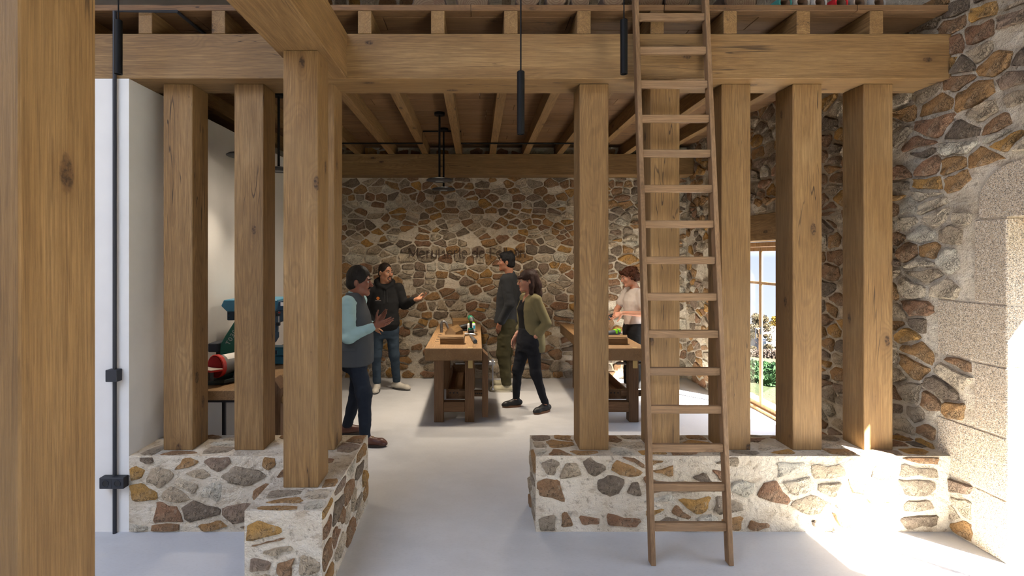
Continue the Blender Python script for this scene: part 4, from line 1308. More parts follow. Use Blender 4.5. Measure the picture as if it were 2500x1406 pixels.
def tree(name, px, d, h, w, label, leafm, n, seed, lsize=.17):
    g = at_ray(px, d)
    t = thing(name, label, 'tree', g)
    r = random.Random(seed)
    bm = B()
    tube(bm, [g + Vector((0, 0, -.3)), g + Vector((.05, 0, h * .3)), g + Vector((-.05, 0, h * .6)), g + Vector((0, 0, h * .95))], [h * .03, h * .022, h * .014, h * .004], 9)
    for i in range(16):
        a = r.uniform(0, 6.28); z = h * r.uniform(.25, .8); l = w * r.uniform(.45, .95) * (1.15 - z / h)
        tube(bm, [g + Vector((0, 0, z)), g + Vector((math.cos(a) * l * .5, math.sin(a) * l * .5, z + l * .35)), g + Vector((math.cos(a) * l, math.sin(a) * l, z + l * .5))], [h * .010, h * .006, h * .002], 6)
    obj('trunk', bm, bark_m, t)
    blobs = []
    for i in range(34):
        z = r.uniform(.22, .97); k = math.sin(min(1, (1.03 - z) / .75) * math.pi / 2) * w
        a = r.uniform(0, 6.28); rr = k * math.sqrt(r.random())
        s = w * r.uniform(.16, .30)
        blobs.append((g + Vector((math.cos(a) * rr, math.sin(a) * rr, h * z)), (s, s, s * .8)))
    leaf_cloud('crown', blobs, n, lsize, leafm, r, t, g, 'thing')
autumn = leaf_mat('autumn_leaves', (.026, .021, .011), (.055, .042, .023))
golden = leaf_mat('golden_leaves', (.09, .05, .005), (.14, .085, .010))
shrub_l = leaf_mat('nettle_leaves', (.006, .019, .006), (.014, .036, .012))
hedge_l = leaf_mat('bare_hedge_twigs', (.024, .018, .014), (.050, .036, .029))
olive_l = leaf_mat('olive_leaves', (.16, .13, .05), (.26, .20, .10))
tree('broadleaf_tree', 1852, 58, 5.1, 2.0, 'autumn tree standing beyond the meadow, seen through the glazed door', autumn, 11000, 3, .075)
tree('golden_tree', 1893, 84, 6.6, 2.6, 'golden yellow tree behind the barn, seen through the glazed door', golden, 5000, 5, .12)
def clump(px, d, w, h, label, n=900, mat=None, name='leafy_shrub', cat='shrub', s=.07):
    g = at_ray(px, d)
    t = thing(name, label, cat, g, 'low green shrubs in the meadow' if cat == 'shrub' else None)
    r = random.Random(int(px * 7 + d))
    blobs = [(g + Vector((r.uniform(-w, w) * .7, r.uniform(-.4, .4) * w, h * r.uniform(.1, .6))), (w * .35, w * .3, h * .4)) for _ in range(9)]
    leaf_cloud('foliage', blobs, n, s, mat or shrub_l, r, t, g, 'thing')
for px, d, w, h, lab in ((1836, 14.5, .45, .42, 'green leafy shrub left of the glazed door mullion, nearest the hedge'), (1880, 16.5, .50, .32, 'wide green shrub right of the glazed door mullion'),
                         (1846, 11.4, .22, .22, 'small green shrub low against the glazed door mullion, left side'), (1876, 12.2, .28, .22, 'small green shrub low right of the glazed door mullion'),
                         (1880, 8.8, .26, .16, 'green shrub at the lower right pane of the glazed door'), (1840, 9.3, .14, .12, 'tiny green tuft at the bottom of the left pane of the glazed door'),
                         (1888, 7.9, .20, .14, 'green tuft closest to the building, right pane of the glazed door')):
    clump(px, d, w, h, lab, 800)
# hedge
g = [at_ray(px, 50) for px in range(1790, 1940, 6)]
he = thing('bare_hedge', 'long low brown hedge across the far edge of the meadow', 'hedge', g[len(g) // 2])
leaf_cloud('twigs', [(p_ + Vector((0, 0, .35)), (.6, .5, .55)) for p_ in g], 9000, .08, hedge_l, rl, he, g[len(g) // 2], 'thing')
def barn():
    c = at_ray(1893, 68)
    t = thing('barn', 'white-roofed barn with grey walls beyond the hedge', 'building', c)
    b = c.z
    x0, x1, y0, y1 = c.x - 1.6, c.x + 8, c.y - 2, c.y + 5
    obj('wall', box(B(), x0, x1, y0, y1, b - 1, b + 2.1), simple('grey_barn_wall', (.055, .048, .046), .9, 0, 1.5, .3), t)
    bm = B(); prism(bm, [(y0 - .3, b + 1.95), ((y0 + y1) / 2, b + 3.8), (y1 + .3, b + 1.95), (y1 + .3, b + 2.1), ((y0 + y1) / 2, b + 3.95), (y0 - .3, b + 2.1)], 'x', x0 - .3, x1 + .3)
    obj('roof', bm, simple('pale_metal_roof', (.17, .155, .155), .6), t)
    obj('doorway', box(B(), x0 + 1.1, x0 + 2.2, y0 - .02, y0 + .05, b - .5, b + 1.1), simple('dark_green_door', (.03, .05, .045), .8), t)
barn()
def trailer():
    c = at_ray(1878, 62)
    t = thing('livestock_trailer', 'pale blue-grey trailer parked in front of the barn', 'trailer', c)
    z = c.z + 1.0
    obj('body', box(B(), c.x - .8, c.x + 1.2, c.y - .6, c.y + .6, z + .35, z + 1.15, .08), simple('pale_blue_metal', (.08, .095, .12), .5), t)
    obj('canopy', box(B(), c.x - .75, c.x + .9, c.y - .55, c.y + .55, z + 1.152, z + 1.4, .1), simple('dull_window_blue', (.16, .2, .25), .3), t)
    for xx in (-.4, .8):
        obj('wheel', lathe(B(), [(.32, -.1), (.36, -.08), (.36, .08), (.32, .1)], (c.x + xx, c.y - .55, z + .32), (0, 1, 0), 18), dark_m, t)
    for xx in (-.7, 1.1):
        obj('prop_leg', box(B(), c.x + xx - .04, c.x + xx + .04, c.y - .04, c.y + .04, c.z - .1, z + .35), dark_m, t)
trailer()
# ------------------------------------------------------------------ people: one continuous body each, clothes and hair as parts
def A3(*p): return np.array(p, dtype=np.float32)

class Field:
    """signed distance field of blended round cones, ellipsoids and stacked ellipses."""
    def __init__(s): s.ops = []
    def cone(s, a, b, ra, rb, k=.02, sub=False, flat=None):
        s.ops.append(('c', A3(*a), A3(*b), ra, rb, k, sub, flat)); return s
    def chain(s, pts, rs, k=.02, sub=False):
        for i in range(len(pts) - 1): s.cone(pts[i], pts[i + 1], rs[i], rs[i + 1], k, sub)
        return s
    def ell(s, c, r, R=None, k=.02, sub=False):
        s.ops.append(('e', A3(*c), A3(*r), np.eye(3, dtype=np.float32) if R is None else np.array(R, dtype=np.float32), k, sub)); return s
    def stack(s, rings, k=.03, p=2.3):
        s.ops.append(('s', np.array(rings, dtype=np.float32), k, p)); return s
    def cut(s, o, n):
        s.ops.append(('p', A3(*o), A3(*(Vector(n).normalized())))); return s
    def bounds(s):
        lo, hi = np.full(3, 9.), np.full(3, -9.)
        for op in s.ops:
            if op[0] == 'c' and not op[6]:
                r = max(op[3], op[4]); l, h = np.minimum(op[1], op[2]) - r, np.maximum(op[1], op[2]) + r
            elif op[0] == 'e' and not op[5]:
                m = max(op[2]); l, h = op[1] - m, op[1] + m
            elif op[0] == 's':
                R = op[1]
                l = np.array([(R[:, 1] - R[:, 3]).min(), (R[:, 2] - R[:, 4]).min(), R[:, 0].min()])
                h = np.array([(R[:, 1] + R[:, 3]).max(), (R[:, 2] + R[:, 4]).max(), R[:, 0].max()])
            else: continue
            lo, hi = np.minimum(lo, l), np.maximum(hi, h)
        return lo, hi
    def mesh(s, vox):
        lo, hi = s.bounds()
        lo, hi = lo - 3 * vox - .01, hi + 3 * vox + .01
        n = np.ceil((hi - lo) / vox).astype(int) + 1
        ax = [np.arange(n[i], dtype=np.float32) * vox + np.float32(lo[i]) for i in range(3)]
        f = np.full(n, .2, dtype=np.float32)
        def region(l, h):
            a = np.clip(np.floor((l - lo) / vox).astype(int), 0, n); b = np.clip(np.ceil((h - lo) / vox).astype(int) + 1, 0, n)
            return tuple(slice(x, y) for x, y in zip(a, b))
        for op in s.ops:
            if op[0] == 'p':
                d = ((ax[0] - op[1][0]) * op[2][0])[:, None, None] + ((ax[1] - op[1][1]) * op[2][1])[None, :, None] + ((ax[2] - op[1][2]) * op[2][2])[None, None, :]
                f = np.maximum(f, d); continue
            if op[0] == 'c':
                _, a, b, ra, rb, k, sub, flat = op
                pad = max(ra, rb) + k + 4 * vox
                sl = region(np.minimum(a, b) - pad, np.maximum(a, b) + pad)
            elif op[0] == 'e':
                _, c, r, R, k, sub = op
                pad = max(r) + k + 4 * vox
                sl = region(c - pad, c + pad)
            else:
                _, R, k, pw = op; sub = False
                l = np.array([(R[:, 1] - R[:, 3]).min(), (R[:, 2] - R[:, 4]).min(), R[:, 0].min()]) - k - 4 * vox
                h = np.array([(R[:, 1] + R[:, 3]).max(), (R[:, 2] + R[:, 4]).max(), R[:, 0].max()]) + k + 4 * vox
                sl = region(l, h)
            X, Y, Z = ax[0][sl[0]][:, None, None], ax[1][sl[1]][None, :, None], ax[2][sl[2]][None, None, :]
            if X.size == 0 or Y.size == 0 or Z.size == 0: continue
            if op[0] == 'c':
                ba = b - a; L2 = float(ba @ ba) + 1e-9
                t = np.clip(((X - a[0]) * ba[0] + (Y - a[1]) * ba[1] + (Z - a[2]) * ba[2]) / L2, 0, 1)
                d = np.sqrt((X - a[0] - ba[0] * t) ** 2 + (Y - a[1] - ba[1] * t) ** 2 + (Z - a[2] - ba[2] * t) ** 2) - (ra + (rb - ra) * t)
            elif op[0] == 'e':
                q = [((X - c[0]) * R[0][i] + (Y - c[1]) * R[1][i] + (Z - c[2]) * R[2][i]) for i in range(3)]
                k0 = np.sqrt((q[0] / r[0]) ** 2 + (q[1] / r[1]) ** 2 + (q[2] / r[2]) ** 2)
                k1 = np.sqrt((q[0] / r[0] ** 2) ** 2 + (q[1] / r[1] ** 2) ** 2 + (q[2] / r[2] ** 2) ** 2) + 1e-6
                d = k0 * (k0 - 1) / k1
            else:
                z = ax[2][sl[2]]
                I = [np.interp(z, R[:, 0], R[:, j]).astype(np.float32)[None, None, :] for j in range(1, 5)]
                rr = np.minimum(I[2], I[3])
                d = ((np.abs((X - I[0]) / I[2]) ** pw + np.abs((Y - I[1]) / I[3]) ** pw) ** (1 / pw) - 1) * rr
                d = np.maximum(d, np.maximum(R[0, 0] - Z, Z - R[-1, 0]))
            g = f[sl]
            if sub:
                h = np.clip(.5 - .5 * (g + d) / k, 0, 1) if k > 0 else 0
                f[sl] = g + (-d - g) * h + k * h * (1 - h)
            else:
                h = np.clip(.5 + .5 * (g - d) / k, 0, 1)
                f[sl] = g + (d - g) * h - k * h * (1 - h)
        return nets(f, lo, vox)

def nets(f, lo, vox):
    sgn = f < 0
    nx, ny, nz = f.shape
    c = np.zeros((nx - 1, ny - 1, nz - 1), np.int8)
    for i, j, k in product((0, 1), repeat=3): c += sgn[i:nx - 1 + i, j:ny - 1 + j, k:nz - 1 + k]
    act = (c > 0) & (c < 8)
    ids = np.argwhere(act)
    idx = np.full(act.shape, -1, np.int32)
    idx[act] = np.arange(len(ids))
    acc = np.zeros((len(ids), 3)); cnt = np.zeros(len(ids))
    cor = list(product((0, 1), repeat=3))
    for a in cor:
        for ax in range(3):
            if a[ax]: continue
            b = list(a); b[ax] = 1
            fa = f[ids[:, 0] + a[0], ids[:, 1] + a[1], ids[:, 2] + a[2]]
            fb = f[ids[:, 0] + b[0], ids[:, 1] + b[1], ids[:, 2] + b[2]]
            m = (fa < 0) != (fb < 0)
            t = fa[m] / (fa[m] - fb[m])
            p = np.tile(np.array(a, float), (m.sum(), 1)); p[:, ax] += t
            acc[m] += p; cnt[m] += 1
    V = lo + (ids + acc / cnt[:, None]) * vox
    quads = []
    for ax in range(3):
        u, v = (ax + 1) % 3, (ax + 2) % 3
        s0 = [slice(1, -1)] * 3; s1 = [slice(1, -1)] * 3
        s0[ax] = slice(0, -1); s1[ax] = slice(1, None)
        A, Bq = sgn[tuple(s0)], sgn[tuple(s1)]
        e = np.argwhere(A != Bq)
        if not len(e): continue
        up = A[e[:, 0], e[:, 1], e[:, 2]]
        g = e.copy()
        for w in (u, v): g[:, w] += 1
        def cell(du, dv):
            q = g.copy(); q[:, u] += du; q[:, v] += dv
            return idx[q[:, 0], q[:, 1], q[:, 2]]
        q = np.stack([cell(-1, -1), cell(0, -1), cell(0, 0), cell(-1, 0)], 1)
        q[~up] = q[~up][:, ::-1]
        quads.append(q)
    Q = np.concatenate(quads)
    Q = Q[(Q >= 0).all(1)]
    # light relaxation of the vertices takes the grid out of the surface
    for _ in range(2):
        S = np.zeros_like(V); N = np.zeros(len(V))
        for a in range(4):
            b = (a + 1) % 4
            np.add.at(S, Q[:, a], V[Q[:, b]]); np.add.at(S, Q[:, b], V[Q[:, a]])
            np.add.at(N, Q[:, a], 1); np.add.at(N, Q[:, b], 1)
        V = V + .45 * (S / np.maximum(N, 1)[:, None] - V)
    return V, Q

def vnoise(p):
    i = np.floor(p).astype(np.int64); w = p - i; w = w * w * (3 - 2 * w)
    def h(a, b, c):
        n = (a * 374761393 + b * 668265263 + c * 1274126177) & 0x7fffffff
        n = ((n ^ (n >> 13)) * 1274126177) & 0x7fffffff
        return ((n ^ (n >> 16)) & 0xffff) / 65535.0
    r = 0
    for a, b, c in product((0, 1), repeat=3):
        r = r + h(i[:, 0] + a, i[:, 1] + b, i[:, 2] + c) * (w[:, 0] if a else 1 - w[:, 0]) * (w[:, 1] if b else 1 - w[:, 1]) * (w[:, 2] if c else 1 - w[:, 2])
    return r - .5

def vnormals(V, Q):
    n = np.cross(V[Q[:, 2]] - V[Q[:, 0]], V[Q[:, 3]] - V[Q[:, 1]])
    N = np.zeros_like(V)
    for a in range(4): np.add.at(N, Q[:, a], n)
    return N / np.maximum(np.linalg.norm(N, axis=1), 1e-9)[:, None]

def sculpt(name, field, vox, mat, parent, folds=(), label=None):
    """folds: (amplitude, frequency vector) noise relief along the normals; coordinates are the person's own frame."""
    V, Q = field.mesh(vox)
    if folds:
        N = vnormals(V, Q)
        for amp, fr in folds:
            V = V + N * (amp * vnoise(V * np.array(fr) + 11.3))[:, None]
    me = bpy.data.meshes.new(name)
    me.vertices.add(len(V)); me.vertices.foreach_set('co', V.astype(np.float32).ravel())
    me.loops.add(Q.size); me.loops.foreach_set('vertex_index', Q.astype(np.int32).ravel())
    me.polygons.add(len(Q)); me.polygons.foreach_set('loop_start', np.arange(0, Q.size, 4, dtype=np.int32))
    me.polygons.foreach_set('use_smooth', [True] * len(Q))
    me.update(calc_edges=True); me.validate()
    me.materials.append(mat)
    o = bpy.data.objects.new(name, me)
    link(o, parent, WLOC[parent.name])
    if label: o['label'] = label
    return o

def skin_mat(name, col, red=.25):
    t = NT(name)
    v = t.n('ShaderNodeTexCoord').outputs['Object']
    n = t.noise(v, 22, 4, .6)
    c = t.mix(t.smooth(n, .4, .7), col, (min(1, col[0] * 1.12), col[1] * .86, col[2] * .80))
    b = t.bsdf(c, .5, 0, t.bump(t.noise(v, 220, 3), .08, .002), .35)
    b.inputs['Subsurface Weight'].default_value = .08
    b.inputs['Subsurface Radius'].default_value = (.012, .004, .002)
    return t.m
def cloth_mat(name, col, namt=.18, weave=420, rough=.9):
    t = NT(name)
    v = t.n('ShaderNodeTexCoord').outputs['Object']
    n = t.noise(v, 9, 4, .6); w = t.noise(v, weave, 2, .5)
    c = t.mix(n, tuple(x * (1 - namt) for x in col), tuple(min(1, x * (1 + namt)) for x in col))
    t.bsdf(c, rough, 0, t.bump(t.math('ADD', w, t.math('MULTIPLY', t.noise(v, 26, 3), .8)), .25, .004), .2)
    return t.m
def hair_mat(name, col):
    t = NT(name)
    v = t.n('ShaderNodeTexCoord').outputs['Object']
    n = t.noise(t.mapping(v, (1, 1, .25)), 130, 4, .6)
    t.bsdf(t.mix(n, tuple(x * .45 for x in col), tuple(x * 1.7 for x in col)), .55, 0, t.bump(n, .6, .006), .18)
    return t.m
eye_w = simple('eye_white', (.42, .38, .35), .3)
eye_d = simple('iris_brown', (.020, .010, .006), .2)
lip_base = {}

class Person:
    def __init__(s, label, loc, rz, skin):
        s.root = thing('person', label, 'person', loc)
        s.root.rotation_euler = (0, 0, math.radians(rz))
        s.skin = skin
        s.b = Field()
    # person frame: x = own left, y = back (front is -y), z up; callers give (left, front, up)
    @staticmethod
    def p(l, f, z): return (l, -f, z)
    def head(s, c, yaw=0, pitch=0, sc=1.0, female=False):
        s.hs, s.hc = sc, Vector(s.p(*c))
        s.HR = Matrix.Rotation(math.radians(yaw), 3, 'Z') @ Matrix.Rotation(math.radians(pitch), 3, 'X')
        R = np.array(s.HR); h = s.h; b = s.b
        E = lambda p, r, k=.02, sub=False: b.ell(h(*p), tuple(x * sc for x in r), R, k * sc, sub)
        C = lambda a, q, ra, rb, k=.012, sub=False: b.cone(h(*a), h(*q), ra * sc, rb * sc, k * sc, sub)
        E((0, .014, .038), (.074, .096, .088))
        E((0, -.028, -.030), (.060, .066, .086), .03)
        j = .92 if female else 1.0
        C((-.040 * j, -.005, -.070), (-.012, -.072, -.098), .020, .018, .022); C((.040 * j, -.005, -.070), (.012, -.072, -.098), .020, .018, .022)
        C((-.014, -.076, -.098), (.014, -.076, -.098), .016, .016, .016)
        C((-.034, -.082, .030), (.034, -.082, .030), .012, .012, .016)
        for q in (-1, 1):
            E((q * .042, -.064, -.018), (.024, .024, .024), .02)
            E((q * .031, -.103, .010), (.017, .016, .011), .012, True)
            E((q * .078, .016, -.004), (.009, .020, .032), .006)
            E((q * .084, .010, -.002), (.006, .010, .016), .006, True)
            E((q * .0105, -.104, -.030), (.0095, .012, .008), .006)
        C((0, -.090, .018), (0, -.112, -.022), .0085, .0125, .010)
        C((0, -.098, -.030), (0, -.114, -.025), .010, .0115, .008)
        C((-.019, -.084, -.053), (.019, -.084, -.053), .006, .006, .006); C((-.006, -.094, -.052), (.006, -.094, -.052), .006, .006, .008)
        C((-.015, -.087, -.065), (.015, -.087, -.065), .0065, .0065, .006)
        C((-.024, -.094, -.0585), (.024, -.094, -.0585), .0022, .0022, .003, True)
        return s
    def h(s, x, y, z): return tuple(s.hc + s.HR @ Vector((x, y, z)) * s.hs)
    def neck(s, base, r=.056):
        s.b.cone(s.h(0, .024, -.05), s.p(*base), r * s.hs, r * 1.1, .03)
    def eyes(s):
        for q in (-1, 1):
            bm = B()
            c = Vector(s.h(q * .031, -.0800, .010)); r = .0118 * s.hs
            d = s.HR @ Vector((0, -1, 0))
            lathe(bm, [(0, -r), (r * .7, -r * .7), (r, 0), (r * .87, r * .5), (r * .5, r * .87)], c, d, 14)
            lathe(bm, [(r * .60, r * .81), (r * .3, r * .96), (0, r * 1.01)], c, d, 14, mi=1)
            o = obj('eye', bm, [eye_w, eye_d], s.root, local=True, smooth=True)
    def brows(s, mat, thick=1.0):
        fl = Field()
        for q in (-1, 1):
            fl.chain([s.h(q * .014, -.097, .029), s.h(q * .032, -.0955, .036), s.h(q * .050, -.080, .030)], [.0040 * thick, .0046 * thick, .0028 * thick], .004)
        sculpt('eyebrow', fl, .003, mat, s.root)
    def lips(s, mat):
        fl = Field()
        fl.chain([s.h(-.021, -.0865, -.0585), s.h(0, -.0985, -.0525), s.h(.021, -.0865, -.0585)], [.003, .0045, .003], .004)
        fl.chain([s.h(-.017, -.0885, -.0610), s.h(0, -.0965, -.0655), s.h(.017, -.0885, -.0610)], [.003, .005, .003], .004)
        sculpt('lips', fl, .003, mat, s.root)
    def hand(s, fl, wrist, d, n, curls, side, sc=1.0, spread=.10, thumb=(.55, .5)):
        """d: direction of the fingers, n: outward palm normal, side: +1 if thumb lies on d x n."""
        d = Vector(d).normalized(); n = Vector(n); n = (n - d * n.dot(d)).normalized(); sd = d.cross(n) * side
        w = Vector(wrist)
        fl.cone(w - d * .02, w + d * .022 * sc, .023 * sc, .025 * sc, .015)
        kn = []
        for i, (o, ln) in enumerate(((.029, .088), (.010, .094), (-.010, .090), (-.028, .082))):
            k = w + (d * ln + sd * o) * sc
            fl.cone(w + (d * .018 + sd * o * .55) * sc, k, .0145 * sc, .0115 * sc, .014)
            kn.append(k)
        for i, k in enumerate(kn):
            L = (.040, .045, .042, .033)[i] * sc
            cu = curls[i] if isinstance(curls, (list, tuple)) else curls
            a = cu * .9
            dirx = (d + sd * spread * (1.5 - i) / 1.5).normalized()
            p = k; r = (.0092, .0095, .0090, .0080)[i] * sc
            for seg in range(3):
                dd = dirx * math.cos(a) + n * math.sin(a)
                q = p + dd * L * (1, .68, .55)[seg]
                fl.cone(p, q, r, r * .9, .0035)
                p, r = q, r * .9
                a += cu * (.95, .75)[seg] if seg < 2 else 0
        ta, tb = thumb
        p = w + (d * .022 + sd * .018) * sc
        dd = (d * .62 + sd * ta + n * tb * .6).normalized()
        for L, r0, r1 in ((.045, .0150, .0120), (.034, .0115, .0100), (.028, .0098, .0082)):
            q = p + dd * L * sc
            fl.cone(p, q, r0 * sc, r1 * sc, .008)
            dd = (dd + d * .28 + n * tb * .15).normalized()
            p = q
    def legs(s, hip, knee, ankle, r=(.078, .052, .036)):
        s.b.chain([s.p(*hip), s.p(*knee), s.p(*ankle)], [r[0] * .9, r[1] * .88, r[2] * .9], .03)
    def arm(s, sh, el, wr, r=(.046, .037, .026)):
        s.b.chain([s.p(*sh), s.p(*el), s.p(*wr)], r, .02)
    def shoe(s, ankle, yaw, mat, sole_mat, L=.27, w=.046, kind='sneaker', heel=.10):
        l, f, z = ankle
        M = Matrix.Rotation(math.radians(yaw), 3, 'Z')
        o = Vector(s.p(l, f, 0))
        g = lambda a, b, c: tuple(o + M @ Vector((a, -b, c)))      # a left, b forward
        t0 = L - .075
        fl = Field()
        fl.cone(g(0, -.05, .050), g(0, .03, .055), w * .82, w * .86, .03)
        fl.cone(g(0, .02, .045), g(.004, t0 - .055, .032), w * .92, w * .86, .03)
        fl.cone(g(.004, t0 - .06, .030), g(.002, t0 - .025, .024), w * .86, w * .62, .03)
        if kind == 'sneaker':
            fl.cone(g(0, -.02, .07), g(0, .0, .105), w * .88, w * .90, .02)
            fl.cone(g(0, .02, .075), g(0, .09, .06), .022, .018, .02)
        elif kind == 'loafer':
            fl.cone(g(0, -.03, .06), g(0, -.02, .078), w * .80, w * .76, .02)
            fl.cone(g(0, .05, .06), g(0, .10, .055), .026, .022, .02)
        else:
            fl.cone(g(0, -.02, .06), g(0, -.01, .115), w * .80, w * .78, .02)
            fl.cone(g(0, .03, .07), g(0, .08, .055), .022, .018, .02)
        fl.cut((0, 0, .016), (0, 0, -1)); fl.cut((0, 0, {'sneaker': .125, 'loafer': .098, 'boot': .135}[kind]), (0, 0, 1))
        up = sculpt('shoe', fl, .006, mat, s.root)
        out = []
        for i in range(28):
            a = 2 * math.pi * i / 28
            c, sn = math.cos(a), math.sin(a)
            yy = (t0 + .002 + .055) / 2 * sn + (t0 + .002 - .055) / 2 - .012
            ww = w * (1.10 - .10 * (sn < 0) * -sn + .0) * (abs(c) ** .75) * (1 if c > 0 else -1)
            out.append((ww, yy))
        bm = B()
        rows = [[bm.verts.new(g(a, b, z)) for a, b in out] for z in (.0, .025)]
        n = len(out)
        for k in range(n): bm.faces.new((rows[0][k], rows[0][(k + 1) % n], rows[1][(k + 1) % n], rows[1][k]))
        bm.faces.new(rows[0]); bm.faces.new(rows[1])
        bmesh.ops.recalc_face_normals(bm, faces=bm.faces[:])
        obj('sole', bm, sole_mat, up, local=True)
        return up, g
    def trousers(s, rings, legs, mat, folds, name='trousers', hem=.09, vox=.008):
        fl = Field()
        fl.stack([(z, l, -f, rx, ry) for z, l, f, rx, ry in rings], .05)
        for hip, knee, ankle, r in legs:
            fl.chain([s.p(*hip), s.p(*knee), s.p(*ankle)], r, .045)
        fl.cut((0, 0, hem), (0, 0, -1))
        return sculpt(name, fl, vox, mat, s.root, folds)
    def hair_cap(s, mat, grow=.008, top=.0, fringe=.052, side=-.02, back=-.075, extra=None, noise=.004, freq=60, face_r=(.070, .080, .096), face_c=(0, -.098, -.022)):
        sc, h = s.hs, s.h
        R = np.array(s.HR)
        fl = Field()
        fl.ell(h(0, .016, .042 + top * .5), tuple(x * sc for x in (.075 + grow, .096 + grow, .088 + grow + top * .5)), R, .01)
        fl.ell(h(0, .045, -.02), tuple(x * sc for x in (.066 + grow, .066 + grow, .062)), R, .02 * sc)
        if extra: extra(fl)
        fl.ell(h(*face_c), tuple(x * sc for x in face_r), R, .010 * sc, True)
        for q in (-1, 1): fl.ell(h(q * .082, .010, -.014), tuple(x * sc for x in (.022, .022, .036)), R, .008 * sc, True)
        fl.cut(h(0, .03, back), tuple(s.HR @ Vector((0, .35, -1))))
        fl.cut(h(0, -.03, side - .02), tuple(s.HR @ Vector((0, -.9, -.62))))
        return sculpt('hair', fl, .0045, mat, s.root, [(noise, (freq, freq, freq * .6)), (noise * .5, (freq * 2.2,) * 3)])
    def finish(s, vox=.0055):
        return sculpt('body', s.b, vox, s.skin, s.root)

FOLD = [(.010, (9, 9, 16)), (.005, (22, 22, 34))]
JEAN = [(.010, (10, 10, 13)), (.005, (26, 26, 40))]

# ---- 1: man in the grey waistcoat
def man_vest():
    s = Person('man in grey waistcoat and pale blue shirt gesturing with both hands', (-1.175, 4.97, 0), 87, skin_mat('deep_brown_skin', (.185, .078, .048)))
    p = s.p
    hair = hair_mat('black_hair', (.010, .008, .007))
    s.head((0, .005, 1.573), 4, 3, 1.10).neck((0, -.035, 1.43), .062)
    R = [(.76, 0, -.035, .150, .120), (.95, 0, -.03, .165, .135), (1.1, 0, -.035, .165, .130), (1.25, 0, -.05, .170, .115), (1.38, 0, -.06, .15, .09), (1.45, 0, -.05, .08, .07)]
    s.b.stack([(z, l, -f, a * (.86 if i < len(R) - 1 else 1), b * (.84 if i < len(R) - 1 else 1)) for i, (z, l, f, a, b) in enumerate(R)], .02)
    aR = ((-.195, -.055, 1.375), (-.235, -.035, 1.065), (-.165, .175, 1.150))
    aL = ((.195, -.055, 1.375), (.245, -.10, 1.075), (.125, .095, 1.135))
    for a in (aR, aL): s.arm(*a)
    s.hand(s.b, p(-.158, .196, 1.158), (.10, -.95, .28), (.84, -.05, .54), [.12, .12, .16, .22], 1, 1.02, .05, (1.0, .10))
    s.hand(s.b, p(.105, .135, 1.150), (-.10, -.72, .62), (-.75, .15, .55), [.12, .16, .2, .25], -1, 1.02, .06, (.9, .15))
    lr = ((-.095, -.02, .86), (-.125, .085, .50), (-.150, .105, .085)); ll = ((.095, -.03, .86), (.115, -.05, .49), (.15, -.165, .10))
    s.legs(*lr); s.legs(*ll)
    s.finish()
    s.eyes(); s.brows(hair, 1.25)
    fl = Field()
    for q in (-1, 1): fl.chain([s.h(0, -.103, -.042), s.h(q * .016, -.099, -.044), s.h(q * .030, -.086, -.054)], [.0075, .0075, .004], .006)
    sculpt('moustache', fl, .0035, hair, s.root, [(.002, (160, 160, 160))])
    s.lips(simple('dark_lips', (.115, .045, .036), .5))
    s.hair_cap(hair, .011, .018, back=-.088, side=-.005, noise=.004, freq=55)
    # pale shirt: sleeves and collar
    shirt = Field()
    shirt.stack([(z, l, -f, a + .012, b + .012) for z, l, f, a, b in R[2:5]], .02)
    for a in (aR, aL):
        sh, el, wr = [Vector(p(*q)) for q in a]
        shirt.chain([sh, el], [.078, .062], .03); shirt.chain([el, el + (wr - el) * .86], [.062, .046], .03)
        shirt.cone(el + (wr - el) * .84, el + (wr - el) * .97, .040, .040, .006)
    shirt.cone(p(0, -.045, 1.425), p(0, -.03, 1.475), .078, .068, .02)
    sculpt('shirt', shirt, .0075, cloth_mat('pale_blue_cotton', (.27, .41, .43), .06), s.root, [(.013, (10, 10, 17)), (.007, (24, 24, 38))])
    v = Field()
    v.stack([(.765, 0, .040, .210, .172), (.80, 0, .040, .210, .172), (.95, 0, .035, .208, .170), (1.1, 0, .035, .205, .163), (1.25, 0, .045, .195, .145), (1.34, 0, .055, .165, .122), (1.405, 0, .055, .135, .10), (1.44, 0, .05, .105, .085), (1.475, 0, .045, .078, .076)], .02, 2.5)
    for a in (aR, aL):
        v.cone(p(a[0][0] * 1.22, a[0][1], a[0][2] - .02), p(a[0][0] * 1.3, a[0][1] + .01, a[0][2] - .14), .082, .075, .012, True)
    v.cone(p(0, .10, 1.52), p(0, .13, 1.38), .060, .018, .012, True)
    vm = cloth_mat('charcoal_waistcoat', (.055, .062, .070), .12)
    vo = sculpt('waistcoat', v, .0075, vm, s.root, [(.006, (6, 6, 9)), (.002, (26, 26, 30))])
    bm = B(); box(bm, -.214, -.207, -.03, .10, .925, .957, .002)
    obj('pocket_flap', bm, vm, vo, local=True)
    w = Field(); w.cone(p(-.163, .165, 1.148), p(-.160, .178, 1.152), .0325, .0325, .004)
    sculpt('wristband', w, .005, dark_m, s.root)
    s.trousers([(.70, 0, -.045, .14, .115), (.80, 0, -.045, .165, .130), (.90, 0, -.045, .16, .125)],
               [(lr[0], lr[1], lr[2], [.098, .072, .052]), (ll[0], ll[1], ll[2], [.098, .072, .052])], cloth_mat('navy_denim', (.014, .019, .030), .25), JEAN, 'jeans', .075)
    br, tan = simple('brown_leather', (.075, .026, .016), .4, 0, 30, .2), simple('dark_sole', (.018, .012, .010), .6)
    up, g = s.shoe(lr[2], -3, br, tan, .29, .047, 'loafer')
    bm = B(); tube(bm, [g(-.012, .075, .089), g(.012, .075, .089)], .0035, 8); obj('buckle', bm, simple('gilt_buckle', (.55, .36, .10), .3, .9), up, local=True)
    s.shoe((ll[2][0], ll[2][1], 0), 14, br, tan, .29, .047, 'loafer')
